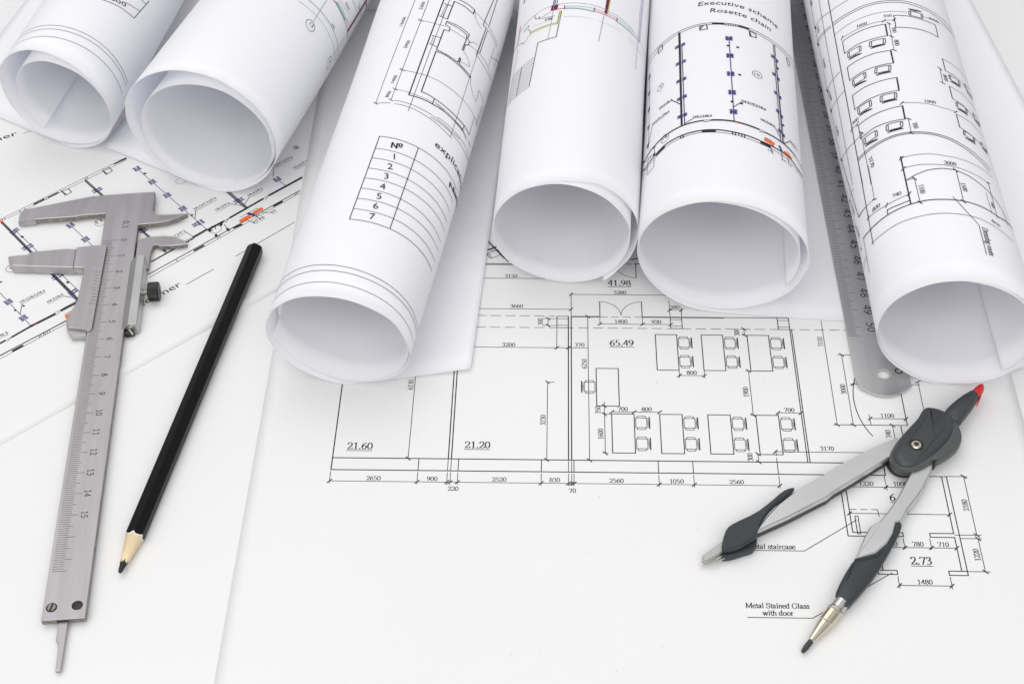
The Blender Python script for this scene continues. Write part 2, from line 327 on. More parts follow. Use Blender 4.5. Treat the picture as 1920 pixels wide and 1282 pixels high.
PRINTS = {
 'roll1': [
  ('L','g',0.2,(-40,2.69,44,12.6)),
  ('L','g',0.2,(-40,8.7,44,18.02)),
  ('L','g',0.2,(-40,12.23,44,20.2)),
  ('L','g',0.28,(11.24,42.81,19.57,45.66,28.24,47.97,30.26,65.25)),
  ('L','g',0.22,(20.87,50.87,24.6,52.52,29.02,54.8)),
  ('L','g',0.22,(26.74,60.99,29.75,61.73)),
  ('T','k',2.6,(15.01,45.74,22.52,48.68),'000','s'),
 ],
 'roll2': [
  ('L','b',0.18,(23.17,71.17,30.02,72.01,35.18,72.85,41.29,73.52,49.85,74.62,57.48,75.93,63.84,78.13)),
  ('L','g',0.2,(26.42,76.13,34.14,77.22,42.56,78.3,52.7,79.75,57.19,80.34,62.81,81.62)),
  ('C','g',0.22,(34.09,64.79,2.9)),
  ('T','k',2.4,(33.29,64.64,35.42,64.51),'13','s'),
  ('L','b',0.22,(34.26,68.64,34.06,77.35,33.97,86.39)),
  ('C','g',0.2,(57.52,68.39,2.9)),
  ('T','k',2.2,(56.53,67.98,58.65,68.75),'4','s'),
  ('L','b',0.18,(56.76,71.13,57.25,79.94,58.02,89.76)),
  ('L','r',0.5,(36.99,90.27,39.22,91.09)),
  ('L','e',1.0,(39.22,91.09,43.02,91.32,49.53,92.47)),
  ('L','e',0.25,(39.43,92.41,43.57,93.16,49.97,93.87)),
  ('L','r',0.15,(39.29,94.2,44.06,95.91,49.78,98.08)),
  ('L','m',1.3,(58.12,122.76,57.62,108.93,57.28,94.64)),
  ('L','r',0.3,(50.14,92.14,57.03,93.8,63.41,94.58)),
  ('L','r',0.2,(49.97,93.87,55.66,96.29)),
  ('T','g',1.5,(43.91,97.69,48.59,98.78),'3204','s'),
  ('T','k',1.5,(43.55,78.82,46.71,79.89),'300','s'),
  ('L','g',0.15,(46.52,105.24,50.14,106.21,53.47,106.65)),
  ('L','e',0.3,(54.26,112.43,54.22,110.31,59.06,114.3,61.81,113.53)),
  ('L','k',0.6,(60.01,122.35,64.92,124.9)),
  ('L','e',0.3,(70.65,106.51,70.65,103.95)),
 ],
 'roll3': [
  ('L','g',0.2,(-43,6.74,46,3.81)),
  ('L','g',0.2,(-43,13.44,46,9.39)),
  ('L','g',0.2,(-43,17.38,46,11.3)),
  ('L','g',0.18,(-6.17,187.65,-8.1,112.7)),
  ('L','g',0.18,(-0.27,189.23,-2.04,114.18)),
  ('L','k',0.25,(-1.91,172.02,0.11,170.4)),
  ('L','k',0.25,(-2.52,135.9,-0.46,134.3)),
  ('L','k',0.25,(-2.94,122.53,-0.88,120.95)),
  ('L','k',0.25,(-3.13,115.26,-1.07,113.68)),
  ('L','k',0.25,(-9.05,113.59,-7.15,111.81)),
  ('L','g',0.16,(-2.07,171.23,5.38,170.26,9.71,170.7)),
  ('L','g',0.18,(-2.74,134.97,2.51,134.35,6.99,134.32,12.6,134.17,17.76,133.69,24.97,133.24,31.12,133.47,36.79,133.62)),
  ('L','g',0.16,(-2.12,121.86,2.04,120.99,6.19,120.14,10.78,119.93,14.47,119.47)),
  ('L','g',0.2,(-0.58,114.28,3.91,113.81,8.49,113.17,14.83,112.09,20.89,111.04,26.06,110.41,31.14,111.67)),
  ('L','g',0.2,(17.88,112.75,25.99,112.17,33.15,112.49,39.25,113.04,45.25,113.47)),
  ('L','g',0.2,(-8.1,112.7,-1.97,112.43)),
  ('L','g',0.2,(-0.15,112.15,4.32,111.77,8.96,110.87,15.44,109.3,21.08,107.98,27.05,107.15)),
  ('L','g',0.2,(15.08,110.51,20.53,110.09,28.5,109.54,36.7,109.98,44.71,112.17)),
  ('L','k',0.4,(5.59,189.22,4.94,161.62,4.19,119.02,9.13,118.98,14.67,118.52,19.68,118.29,25.32,117.63,31.49,117.9,35.72,117.04)),
  ('L','k',0.3,(38.33,118.66,41.65,118.62)),
  ('L','g',0.18,(7.94,190.38,6.76,150.77,5.96,109.12)),
  ('L','k',0.35,(9.45,175.85,9.93,189.88,14.95,189.63,19.3,188.38,19.46,191.66,15.45,192.43,11.4,192.4)),
  ('L','k',0.25,(6.15,186.11,9.45,186.04)),
  ('L','k',0.25,(5.85,176.43,9.45,175.85)),
  ('L','k',0.25,(5.6,161.72,9.04,161.83)),
  ('L','k',0.25,(5.59,155.75,8.73,154.91)),
  ('L','g',0.16,(7.33,186.01,6.55,176.34)),
  ('L','g',0.16,(8.0,186.2,7.26,176.27)),
  ('L','g',0.16,(6.3,161.63,6.08,155.57)),
  ('L','g',0.16,(7.13,161.62,7.05,155.23)),
  ('L','k',0.35,(9.48,168.13,9.07,153.14,12.72,152.74,19.13,151.88,19.43,155.54,19.98,155.37,19.86,151.64,23.55,150.91,27.29,150.45,26.91,149.22,18.25,150.89,13.38,151.9,9.07,151.96,8.49,123.29,11.56,122.99,14.35,122.33,19.49,121.43,25.8,120.71,32.1,121.18,37.09,121.27)),
  ('L','k',0.3,(9.48,168.13,11.6,168.29,11.58,170.95,9.42,171.74,9.57,174.45,14.58,174.63,20.45,173.99,20.22,170.33,21.46,169.6,21.57,166.81,20.17,166.16,19.98,161.4,19.37,161.59,19.77,169.23,19.46,172.41,15.13,173.2,10.12,173.56)),
  ('L','k',0.3,(14.35,122.33,14.32,119.0,14.82,118.27)),
  ('L','g',0.16,(15.04,120.27,20.6,119.15,26.54,118.2,31.81,118.28)),
  ('L','g',0.16,(15.67,119.66,20.82,118.25,26.79,117.37,31.39,117.42)),
  ('L','k',0.3,(31.76,121.3,31.3,117.17)),
  ('L','g',0.16,(19.68,190.62,21.22,186.39,23.24,184.48,25.47,183.76)),
  ('L','g',0.16,(19.68,190.62,25.64,189.84)),
  ('L','g',0.16,(21.66,168.76,22.99,171.02,26.01,172.47)),
  ('L','g',0.16,(21.96,167.47,27.21,168.23)),
  ('L','g',0.16,(20.15,161.17,22.67,159.43,24.14,157.46,25.05,155.32)),
  ('L','g',0.16,(20.22,153.33,25.13,155.02)),
  ('L','g',0.16,(27.26,150.03,28.59,145.76,31.52,142.35,34.91,141.57)),
  ('L','g',0.16,(27.77,184.94,26.84,151.48,26.18,107.67)),
  ('L','g',0.16,(36.88,184.63,36.84,169.76)),
  ('L','g',0.16,(41.94,188.37,42.23,177.12)),
  ('L','g',0.16,(36.21,176.25,49.43,189.43)),
  ('L','g',0.16,(11.54,169.87,15.86,169.6,19.77,169.23)),
  ('L','k',0.28,(27.16,209.15,25.73,189.52,25.69,186.96,27.96,187.53)),
  ('L','k',0.28,(29.09,211.78,28.93,190.63)),
  ('L','k',0.28,(27.81,187.51,26.92,167.89,26.8,165.72)),
  ('L','k',0.28,(28.86,186.75,28.45,169.35)),
  ('L','k',0.2,(25.92,190.18,31.49,189.81,37.6,189.0,38.29,186.59)),
  ('L','k',0.2,(28.19,187.58,32.89,187.51,38.19,187.29)),
  ('L','k',0.2,(27.12,168.53,33.26,169.04,39.57,168.58,44.11,168.21)),
  ('L','k',0.2,(26.8,165.72,33.64,165.5,41.32,166.89)),
  ('L','k',0.2,(34.91,141.57,34.92,149.71,42.55,150.22)),
  ('L','k',0.2,(43.7,149.74,42.09,133.83)),
  ('L','k',0.2,(41.55,146.97,40.32,132.74)),
  ('L','k',0.2,(37.09,121.27,37.22,134.16,43.01,134.6)),
  ('T','k',1.5,(-1.78,179.15,-1.42,185.18),'2300','n'),
  ('T','k',1.5,(-7.76,167.22,-7.46,174.02),'13500','n'),
  ('T','k',1.5,(-2.67,150.29,-2.1,155.78),'3900','n'),
  ('T','k',1.5,(-3.15,125.77,-2.64,130.99),'1400','n'),
  ('T','k',1.5,(-3.56,116.1,-2.98,120.22),'800','n'),
  ('L','k',0.28,(-1.87,90.91,-2.86,40.68)),
  ('L','k',0.26,(14.25,89.84,13.3,40.2)),
  ('L','g',0.24,(-1.87,90.91,40,88.13)),
  ('L','g',0.2,(-1.78,83.28,40,80.54)),
  ('L','g',0.2,(-2.13,77.42,40,74.28)),
  ('L','g',0.2,(-2.07,71.1,40,68.09)),
  ('L','g',0.2,(-2.23,65.1,40,63.03)),
  ('L','g',0.2,(-2.56,59.04,40,56.06)),
  ('L','g',0.2,(-2.57,52.9,40,51.14)),
  ('L','g',0.2,(-2.76,46.77,40,44.84)),
  ('L','g',0.24,(-2.86,40.68,40,39.41)),
  ('T','k',3.4,(3.4,84.65,8.81,85.07),'№','b'),
  ('T','k',3.5,(5.47,78.04,7.87,78.53),'1','s'),
  ('T','k',3.5,(5.06,71.89,7.45,72.33),'2','s'),
  ('T','k',3.5,(4.86,65.95,7.25,66.37),'3','s'),
  ('T','k',3.5,(4.7,59.74,7.08,60.14),'4','s'),
  ('T','k',3.5,(4.59,53.93,6.96,54.31),'5','s'),
  ('T','k',3.5,(4.5,48.13,6.85,48.5),'6','s'),
  ('T','k',3.5,(4.48,42.02,6.83,42.38),'7','s'),
  ('T','k',3.7,(20.35,95.83,38.02,94.98),'explica|tion','s'),
  ('T','k',2.9,(33.68,83.21,41.09,84.84),'Na|me','b'),
 ],
 'roll4': [
  ('L','k',0.28,(-7.99,112.3,-9.36,93.97,-13.32,94.13,-18.11,94.97,-20.67,66.36)),
  ('L','g',0.2,(-8.82,112.61,-9.45,103.82)),
  ('L','y',0.45,(-8.43,112.8,-8.87,103.59,-13.32,104.09,-17.88,104.57,-22.86,106.14)),
  ('L','g',0.18,(-9.16,104.38,-13.38,104.94,-17.96,105.59,-22.66,106.96)),
  ('L','k',0.2,(-19.3,85.48,-27.01,86.01,-34.89,87.82)),
  ('L','k',0.2,(-19.44,83.57,-27.19,84.14,-35.17,86.13)),
  ('L','k',0.2,(-19.57,81.66,-27.36,82.26,-35.45,84.44)),
  ('L','k',0.2,(-19.71,79.74,-27.54,80.39,-35.73,82.76)),
  ('L','k',0.2,(-19.85,77.83,-27.71,78.51,-36.01,81.07)),
  ('L','k',0.2,(-19.98,75.92,-27.89,76.64,-36.3,79.38)),
  ('L','k',0.2,(-20.12,74.01,-28.06,74.77,-36.58,77.69)),
  ('L','k',0.2,(-20.26,72.1,-28.24,72.89,-36.86,76.0)),
  ('L','k',0.2,(-20.4,70.18,-28.41,71.02,-37.14,74.32)),
  ('L','k',0.2,(-20.53,68.27,-28.59,69.14,-37.42,72.63)),
  ('L','k',0.2,(-20.67,66.36,-28.76,67.27,-37.7,70.94)),
  ('L','k',0.25,(-27.01,86.01,-28.76,67.27)),
  ('L','g',0.2,(-32.27,105.31,-34.89,87.82,-37.7,70.94)),
  ('L','b',0.2,(-11.51,122.93,-12.2,106.65,-13.12,94.34)),
  ('L','b',0.22,(10.27,111.74,9.51,101.11,8.76,91.05)),
  ('L','b',0.2,(31.02,145.16,28.71,89.07)),
  ('L','l',0.9,(32.75,147.63,31.12,112.63)),
  ('P','m',0,(-12.75,118.86,-9.61,117.8,-10.06,114.17,-13.07,114.93)),
  ('P','m',0,(10.95,124.55,12.46,125.55,11.5,112.49,10.3,112.8)),
  ('L','y',0.25,(12.66,125.13,11.86,114.1)),
  ('L','k',0.22,(-11.86,123.12,-12.21,118.4)),
  ('L','k',0.22,(-10.98,122.65,-11.32,118.48)),
  ('L','k',0.22,(-10.12,122.23,-10.47,118.19)),
  ('L','b',0.2,(-21.18,117.97,-17.96,118.58,-13.16,118.4,-6.69,117.78,-0.75,117.21,5.16,116.66,11.36,115.51,18.23,114.72,24.86,113.77,32.42,113.69,39.39,111.72)),
  ('L','e',0.35,(-6.76,113.98,-0.54,112.98,5.58,111.83)),
  ('L','e',0.22,(-6.76,115.37,-0.64,114.85,5.87,114.21)),
  ('L','w',0.5,(-6.52,114.61,-0.59,113.88,5.73,113.05)),
  ('L','r',0.35,(-12.27,114.61,-9.75,114.52,-6.89,114.23)),
  ('L','r',0.35,(6.16,112.38,10.68,111.85,16.0,111.35)),
  ('L','r',0.22,(6.16,114.04,11.03,113.44,16.24,113.14)),
  ('L','e',0.4,(16.49,110.74,20.48,110.5,25.35,110.76)),
  ('L','e',0.2,(16.48,112.94,20.91,112.52,25.88,112.76)),
  ('L','r',0.35,(25.65,111.12,30.76,111.48)),
  ('L','k',0.3,(-6.88,116.24,-6.74,113.56)),
  ('L','k',0.3,(6.05,114.75,5.7,111.87)),
  ('L','k',0.3,(16.27,113.45,16.31,110.59)),
  ('L','l',0.18,(-6.94,107.84,-2.98,107.42,1.71,106.74,4.85,106.45)),
  ('L','l',0.18,(5.84,106.37,6.36,106.36)),
  ('L','l',0.18,(8.07,105.8,14.0,105.34,19.7,105.16)),
  ('L','l',0.18,(22.39,104.86,27.34,105.1,34.24,104.53)),
  ('L','g',0.2,(-12.87,113.91,-17.98,112.34,-18.63,114.61,-18.75,112.98,-20.94,115.09,-21.18,117.97,-25.43,117.84,-31.3,116.51)),
  ('L','g',0.2,(-22.8,105.39,-23.34,108.33,-24.74,110.83)),
  ('L','g',0.2,(-23.09,105.54,-27.76,103.24,-28.75,105.76,-31.69,107.32)),
  ('T','k',1.5,(-15.4,108.79,-11.86,107.97),'H6','b'),
  ('L','g',0.2,(-16.97,111.53,-13.75,110.65,-10.72,109.86)),
  ('T','g',1.5,(-27.74,112.14,-24.3,112.43),'104','s'),
  ('L','l',0.15,(-21.26,109.37,-17.71,108.67,-13.54,107.43)),
  ('L','r',0.5,(-32.1,122.11,-33.4,109.52,-39.24,111.25)),
  ('L','m',0.6,(-30.56,141.28,-30.84,138.37)),
 ],
 'roll5': [
  ('T','k',3.3,(-12.65,134.44,26.49,129.51),'Executive scheme','s'),
  ('T','k',3.3,(-7.22,127.76,21.63,123.11),'Rosette chain','s'),
  ('L','k',0.25,(-52.9,126.98,-44.18,122.3,-38.19,121.08,-30.25,120.35,-21.81,120.44,-13.35,120.11,-5.96,119.37,-0.66,118.61,6.93,118.1,15.79,117.11,24.69,116.59,35.08,118.71,47.56,123.96)),
  ('L','k',0.25,(-47.62,118.55,-41.83,117.88,-36.67,117.77,-29.42,118.37,-21.4,118.83,-13.34,118.9,-5.96,118.17,-0.67,117.41,6.77,116.75,15.38,115.55,23.96,114.65,33.66,115.73,42.62,116.86)),
  ('L','k',0.8,(-5.96,118.82,-1.28,118.04)),
  ('L','k',0.8,(5.63,117.48,9.86,116.87)),
  ('L','k',0.3,(-0.35,118.56,-0.23,117.04)),
  ('L','k',0.3,(0.71,118.42,0.83,116.91)),
  ('L','k',0.3,(1.84,118.32,1.95,116.81)),
  ('L','k',0.3,(2.78,118.27,2.89,116.77)),
  ('L','k',0.3,(3.86,118.26,3.96,116.77)),
  ('L','k',0.3,(4.87,118.3,4.98,116.81)),
  ('L','k',0.38,(-11.69,118.33,-8.67,118.43,-8.28,115.07,-11.67,115.28,-11.69,118.33)),
  ('L','k',0.38,(10.17,115.6,13.23,115.01,13.51,112.27,10.42,111.74,10.17,115.6)),
  ('L','k',0.38,(-35.53,119.46,-32.2,119.23,-31.74,115.53,-34.98,115.4,-35.53,119.46)),
  ('L','k',0.38,(32.56,113.79,35.9,114.29,35.87,110.87,33.6,110.14,32.56,113.79)),
  ('L','k',0.4,(-11.68,115.82,-10.4,117.86)),
  ('L','k',0.4,(10.16,115.06,11.11,112.5)),
  ('L','k',0.35,(-22.17,119.61,-20.83,84.47,-19.61,51.36)),
  ('L','k',0.35,(-21.4,119.05,-20.18,84.05,-19.08,51.43)),
  ('L','d',0.4,(-21.79,119.33,-20.47,84.23,-19.35,51.4)),
  ('L','p',0.35,(-20.25,108.54,-19.06,79.31,-17.96,51.38)),
  ('Y','p',2.0,(-22.95,109.08,-86.3),'h'),
  ('Y','p',2.0,(-19.61,108.87,-86.6),'h'),
  ('Y','p',2.0,(-22.3,96.07,-86.2),'h'),
  ('Y','p',2.0,(-19.05,95.97,-86.6),'h'),
  ('Y','p',2.0,(-21.67,83.0,-86.2),'h'),
  ('Y','p',2.0,(-18.64,83.1,-86.5),'h'),
  ('Y','p',2.0,(-21.06,70.12,-86.3),'h'),
  ('Y','p',2.0,(-18.24,70.38,-86.6),'h'),
  ('Y','p',2.0,(-20.61,57.68,-86.4),'h'),
  ('Y','p',2.0,(-17.92,57.56,-86.7),'h'),
  ('L','p',0.35,(0.99,107.64,2.62,49.32)),
  ('Y','p',3.2,(0.99,107.11,-88.4),'f'),
  ('Y','p',3.2,(1.3,94.24,-88.3),'f'),
  ('Y','p',3.2,(1.48,81.28,-88.3),'f'),
  ('Y','p',3.2,(1.95,68.42,-88.4),'f'),
  ('Y','p',3.2,(2.39,55.44,-88.2),'f'),
  ('L','k',0.35,(23.05,114.06,23.44,78.78,23.88,46.01)),
  ('L','k',0.35,(23.85,114.23,24.51,79.7,25.02,46.94)),
  ('L','p',0.3,(24.3,104.56,24.97,74.64,25.79,46.66)),
  ('Y','p',2.0,(22.22,104.65,-89.4),'h'),
  ('Y','p',2.0,(24.72,103.88,-89.4),'h'),
  ('Y','p',2.0,(22.25,91.73,-89.2),'h'),
  ('Y','p',2.0,(24.97,90.68,-89.4),'h'),
  ('Y','p',2.0,(22.67,78.66,-89.2),'h'),
  ('Y','p',2.0,(25.22,77.83,-89.4),'h'),
  ('Y','p',2.0,(23.19,66.31,-89.4),'h'),
  ('Y','p',2.0,(25.44,64.8,-89.6),'h'),
  ('Y','p',2.0,(23.66,53.31,-89.4),'h'),
  ('Y','p',2.0,(25.93,52.37,-89.4),'h'),
  ('L','p',0.25,(-43.6,110.31,-41.46,53.75)),
  ('Y','p',2.4,(-43.76,107.85,-87.8),'f'),
  ('Y','p',2.4,(-43.54,95.57,-87.7),'f'),
  ('Y','p',2.4,(-42.9,83.14,-88.0),'f'),
  ('Y','p',2.4,(-42.61,70.4,-87.9),'f'),
  ('Y','p',2.4,(-42.29,57.47,-88.1),'f'),
  ('C','k',0.18,(-32.44,87.88,2.1)),
  ('T','k',1.9,(-33.13,87.33,-31.71,86.98),'9','s'),
  ('C','k',0.2,(13.15,84.7,2.3)),
  ('T','k',1.9,(11.99,83.59,14.28,83.81),'10','s'),
  ('C','k',0.18,(-28.26,48.92,2.3)),
  ('T','k',1.8,(-29.51,48.55,-26.87,48.58),'14','s'),
  ('T','k',1.35,(5.81,63.0,16.6,61.94),'H4.2,H6.5,H6.6','b'),
  ('L','k',0.18,(5.81,63.0,11.0,61.9,16.6,61.94)),
  ('L','k',0.3,(2.55,58.62,5.74,62.4)),
  ('T','k',1.35,(-14.18,53.57,-6.47,52.3),'H4.1,H6.5','b'),
  ('L','k',0.18,(-14.18,53.57,-10.26,52.66,-6.47,52.3)),
  ('L','k',0.3,(-18.16,51.49,-14.17,53.19)),
  ('T','k',1.35,(13.99,54.02,21.04,53.64),'H4.3,H6.6','b'),
  ('L','k',0.18,(13.99,54.02,17.37,53.56,21.04,53.64)),
  ('L','k',0.3,(21.04,53.64,23.7,49.12)),
  ('T','k',1.35,(-32.58,72.36,-24.7,71.98),'H5.6,H6.4','b'),
  ('L','k',0.18,(-32.58,72.36,-28.38,71.77,-24.7,71.98)),
  ('L','k',0.3,(-24.7,71.98,-20.07,65.86)),
  ('T','k',1.35,(-38.12,66.63,-26.16,64.96),'H3.5,H6.3,H6.4','b'),
  ('L','k',0.18,(-38.12,66.63,-31.39,64.75,-26.16,64.96)),
  ('L','k',0.3,(-38.12,66.63,-41.64,55.84)),
  ('T','k',1.35,(30.31,52.28,37.63,53.12),'H4.4,H7.1','b'),
  ('L','k',0.18,(30.31,52.28,33.51,52.14,37.63,53.12)),
  ('L','k',0.3,(25.61,46.5,29.74,51.65)),
  ('L','k',0.9,(0.33,101.55,0.88,101.49)),
  ('L','k',0.9,(4.39,101.04,4.95,101.08)),
  ('L','k',0.9,(4.99,81.24,5.54,81.29)),
  ('L','k',0.9,(1.65,62.05,2.17,62.03)),
  ('L','k',0.9,(5.49,61.56,6.03,61.61)),
  ('L','k',0.9,(24.61,98.06,25.47,98.73)),
  ('L','k',0.9,(25.66,58.96,26.51,59.6)),
  ('L','k',0.6,(-58.16,60.96,-44.86,50.0,-42.05,50.63,-35.43,50.13,-28.24,50.61,-24.06,50.69,-19.76,50.8,-16.75,50.76,-13.87,50.62,-9.73,50.31)),
  ('L','k',0.22,(-9.72,49.37,-8.37,49.19,-6.51,49.56)),
  ('L','k',0.2,(-9.73,50.46,-6.37,50.04)),
  ('L','d',0.75,(-6.37,49.9,-1.31,49.44,3.09,48.96,8.51,47.92,13.01,47.23)),
  ('L','k',0.25,(13.22,45.91,15.76,46.59)),
  ('L','k',0.2,(13.02,47.38,15.77,46.96)),
  ('L','k',0.6,(15.77,46.81,23.03,46.61,29.99,46.55,34.52,46.66)),
  ('L','k',0.35,(34.52,46.66,40.32,46.98,47.56,51.25)),
  ('L','o',0.8,(3.53,48.82,4.78,48.45)),
  ('L','d',0.55,(-57.95,54.91,-44.15,43.89,-39.7,43.23,-33.49,43.31,-28.03,44.35,-21.2,44.49,-14.75,44.31,-9.25,43.88,-3.97,43.19,1.69,42.17,8.37,40.97,14.05,39.97,20.94,39.75,29.57,40.53,35.96,39.68,43.42,42.21)),
  ('L','k',0.2,(-46.8,41.39,-43.15,41.29,-38.71,40.97,-32.8,41.49,-27.48,42.64,-20.91,42.95,-14.74,43.02,-9.25,42.45,-4.19,41.65,1.68,40.61,7.98,39.35,13.51,38.22,20.29,37.75,28.27,38.11,34.64,37.33,41.2,38.95)),
  ('L','k',1.3,(-9.92,43.19,-5.28,42.45)),
  ('L','k',1.2,(-33.3,42.58,-30.59,42.9,-28.31,43.37)),
  ('L','k',1.2,(13.93,39.35,17.6,38.88)),
  ('L','k',0.35,(-19.74,44.11,-19.51,42.56)),
  ('L','k',0.35,(-18.63,44.06,-18.4,42.37)),
  ('L','k',0.35,(1.91,41.7,1.89,40.29)),
  ('L','k',0.35,(3.0,41.52,2.98,40.04)),
  ('L','k',0.35,(4.23,41.2,4.54,40.56)),
  ('L','k',0.35,(5.66,41.05,5.55,39.61)),
  ('L','k',0.35,(6.82,40.81,6.71,39.37)),
  ('P','o',0,(15.4,43.33,20.5,42.95,19.94,40.3,15.24,41.33)),
  ('P','o',0,(25.49,42.02,30.93,42.48,30.57,39.91,25.36,39.67)),
  ('L','k',0.22,(15.92,43.35,18.56,43.16,18.42,42.37)),
  ('L','k',0.22,(27.1,42.54,29.57,42.77)),
  ('L','p',1.0,(23.04,42.72,24.29,40.2)),
  ('T','k',1.2,(16.86,35.78,18.98,35.6),'H6','s'),
  ('L','k',0.3,(17.89,39.63,19.35,35.15)),
  ('T','k',1.2,(24.32,34.66,26.66,35.05),'H6','s'),
  ('L','k',0.3,(24.16,40.09,24.2,34.7)),
  ('T','k',1.2,(28.29,35.08,30.47,35.23),'H7','s'),
  ('L','k',0.3,(27.81,38.96,28.3,35.22)),
  ('L','k',0.25,(-35.33,48.24,-34.63,42.58)),
  ('L','k',0.25,(-34.97,41.49,-35.11,36.34,-40.84,36.62,-41.42,43.55,-41.04,48.86)),
  ('L','k',0.9,(-36.0,44.94,-34.72,44.45)),
  ('L','k',0.8,(-35.82,49.42,-34.97,49.33)),
  ('T','k',1.8,(-40.41,45.36,-37.35,45.17),'16','s'),
 ],
 'roll6': [
  ('L','g',0.22,(-34.77,206.05,-37.56,139.14,-40.64,80.6)),
  ('L','k',0.38,(-29.44,199.03,-31.5,130.96,-33.86,73.31)),
  ('L','k',0.3,(-46.46,102.79,-41.6,61.48,-34.86,60.82)),
  ('L','k',0.35,(-33.26,88.45,-35.64,39.49)),
  ('L','g',0.18,(-41.62,215.86,-42.53,182.22,-44.38,148.84,-46.98,103.81)),
  ('L','g',0.16,(-49.34,87.97,-47.48,61.97,-47.08,48.34)),
  ('L','k',0.8,(-42.4,194.64,-41.65,192.21)),
  ('L','k',0.8,(-43.27,182.79,-42.47,180.35)),
  ('L','k',0.8,(-44.83,150.06,-43.95,147.65)),
  ('L','k',0.8,(-45.7,136.81,-44.75,134.38)),
  ('L','k',0.8,(-46.91,104.31,-45.86,101.92)),
  ('L','k',0.6,(-47.81,78.82,-47.17,77.14)),
  ('L','k',0.6,(-47.81,62.78,-47.17,61.17)),
  ('L','k',0.6,(-47.39,49.11,-46.79,47.58)),
  ('L','g',0.22,(-42.02,193.41,-36.19,192.81,-29.99,189.93,-24.38,189.17,-19.9,188.7)),
  ('L','g',0.22,(-42.53,182.22,-37.35,181.34,-31.15,179.52)),
  ('L','g',0.22,(-43.47,184.42,-37.64,182.85,-31.37,180.91)),
  ('L','g',0.22,(-44.38,148.84,-38.06,148.09,-31.74,146.7)),
  ('L','g',0.22,(-45.21,135.58,-38.92,134.15,-31.86,132.89)),
  ('L','g',0.22,(-46.37,103.09,-39.83,101.17,-32.77,99.46,-26.97,99.25)),
  ('L','g',0.2,(-47.48,77.97,-44.38,78.73,-40.52,78.06)),
  ('L','k',0.25,(-29.89,180.78,-21.34,179.67,-14.46,179.61,-8.23,179.11,-2.24,178.42,3.85,177.83,10.22,176.59,17.53,175.47,27.52,174.81,35.1,174.85)),
  ('L','k',0.25,(-29.93,179.15,-21.35,178.23,-14.54,178.21,-8.42,177.85,-2.43,177.11,3.62,176.34,9.59,174.97,16.52,173.48,25.11,171.31,32.94,171.52)),
  ('L','g',0.18,(-30.67,172.28,-25.73,172.15,-18.33,171.68,-11.24,171.22,-4.62,170.54,3.15,169.43)),
  ('L','g',0.16,(9.73,168.1,18.71,169.48,28.74,170.68)),
  ('T','g',1.6,(13.07,168.2,18.35,168.64),'6250','r'),
  ('L','k',0.3,(-26.89,163.57,-21.81,163.29,-13.77,162.67,-7.12,161.79,-7.47,153.35,-13.19,153.95,-21.0,155.03,-27.26,154.85,-26.89,163.57)),
  ('L','k',0.3,(-27.44,145.04,-20.62,144.48,-13.51,143.63,-7.75,142.74,-7.93,133.74,-14.89,134.69,-21.41,135.56,-27.8,135.8,-27.44,145.04)),
  ('L','k',0.3,(-28.14,125.52,-21.76,125.22,-14.66,124.23,-8.15,123.52,-8.57,114.77,-14.79,115.58,-21.88,116.39,-28.61,116.55,-28.14,125.52)),
  ('L','k',0.3,(-28.68,105.91,-22.38,105.61,-15.26,104.99,-8.81,104.38,-9.14,95.76,-14.76,96.78,-21.66,97.86,-29.15,97.6,-28.68,105.91)),
  ('L','k',0.3,(-2.81,167.25,2.7,166.64,8.95,165.58,15.72,165.24,15.35,156.16,9.46,157.17,2.53,157.76,-3.25,158.34,-2.81,167.25)),
  ('L','k',0.5,(-7.12,161.79,-7.47,153.35)),
  ('L','k',0.5,(-7.75,142.74,-7.93,133.74)),
  ('L','k',0.5,(-8.15,123.52,-8.57,114.77)),
  ('L','k',0.5,(-8.81,104.38,-9.14,95.76)),
  ('H','k',0.3,(-25.48,151.92,-19.71,151.26,-25.73,148.8,-19.75,147.61)),
  ('H','k',0.3,(-15.05,150.89,-9.27,150.14,-15.17,148.03,-9.42,147.57)),
  ('H','k',0.3,(-26.24,132.66,-20.33,132.39,-26.39,129.76,-20.35,128.56)),
  ('H','k',0.3,(-15.5,132.03,-9.84,130.94,-15.68,128.9,-9.81,128.09)),
  ('H','k',0.3,(-26.92,113.67,-20.88,113.3,-26.93,110.75,-20.83,109.65)),
  ('H','k',0.3,(-16.18,112.75,-10.36,111.98,-16.2,109.94,-10.28,109.12)),
  ('H','k',0.3,(-27.41,94.29,-21.47,93.93,-27.54,91.31,-21.52,90.23)),
  ('H','k',0.3,(-16.65,93.9,-10.9,93.1,-16.77,90.98,-10.77,90.33)),
  ('H','k',0.3,(9.56,168.24,4.22,169.06,9.74,171.94,4.21,172.13)),
  ('L','k',0.2,(14.21,139.88,20.59,139.54,28.18,139.68,35.1,139.91)),
  ('L','k',0.35,(14.21,139.88,13.92,131.22)),
  ('L','k',0.25,(13.92,131.22,19.61,130.96,25.07,128.78,30.16,126.68)),
  ('L','k',0.2,(13.63,120.31,19.23,120.14,25.66,118.99,32.5,118.89)),
  ('L','k',0.35,(13.63,120.31,13.42,111.84)),
  ('L','k',0.25,(13.42,111.84,19.17,110.73,24.02,107.34,28.8,104.55)),
  ('L','k',0.2,(13.0,101.16,17.85,101.0,23.73,99.8,29.05,98.54)),
  ('L','k',0.35,(13.0,101.16,12.85,92.6)),
  ('L','k',0.25,(12.85,92.6,18.56,90.55,23.65,88.7,28.02,86.54)),
  ('H','k',0.3,(15.46,127.63,20.84,127.42,15.32,124.63,20.69,124.52)),
  ('H','k',0.3,(26.28,129.26,33.45,131.39,26.28,126.48,30.77,125.6)),
  ('H','k',0.3,(14.92,108.87,20.04,107.9,14.74,105.76,20.06,105.05)),
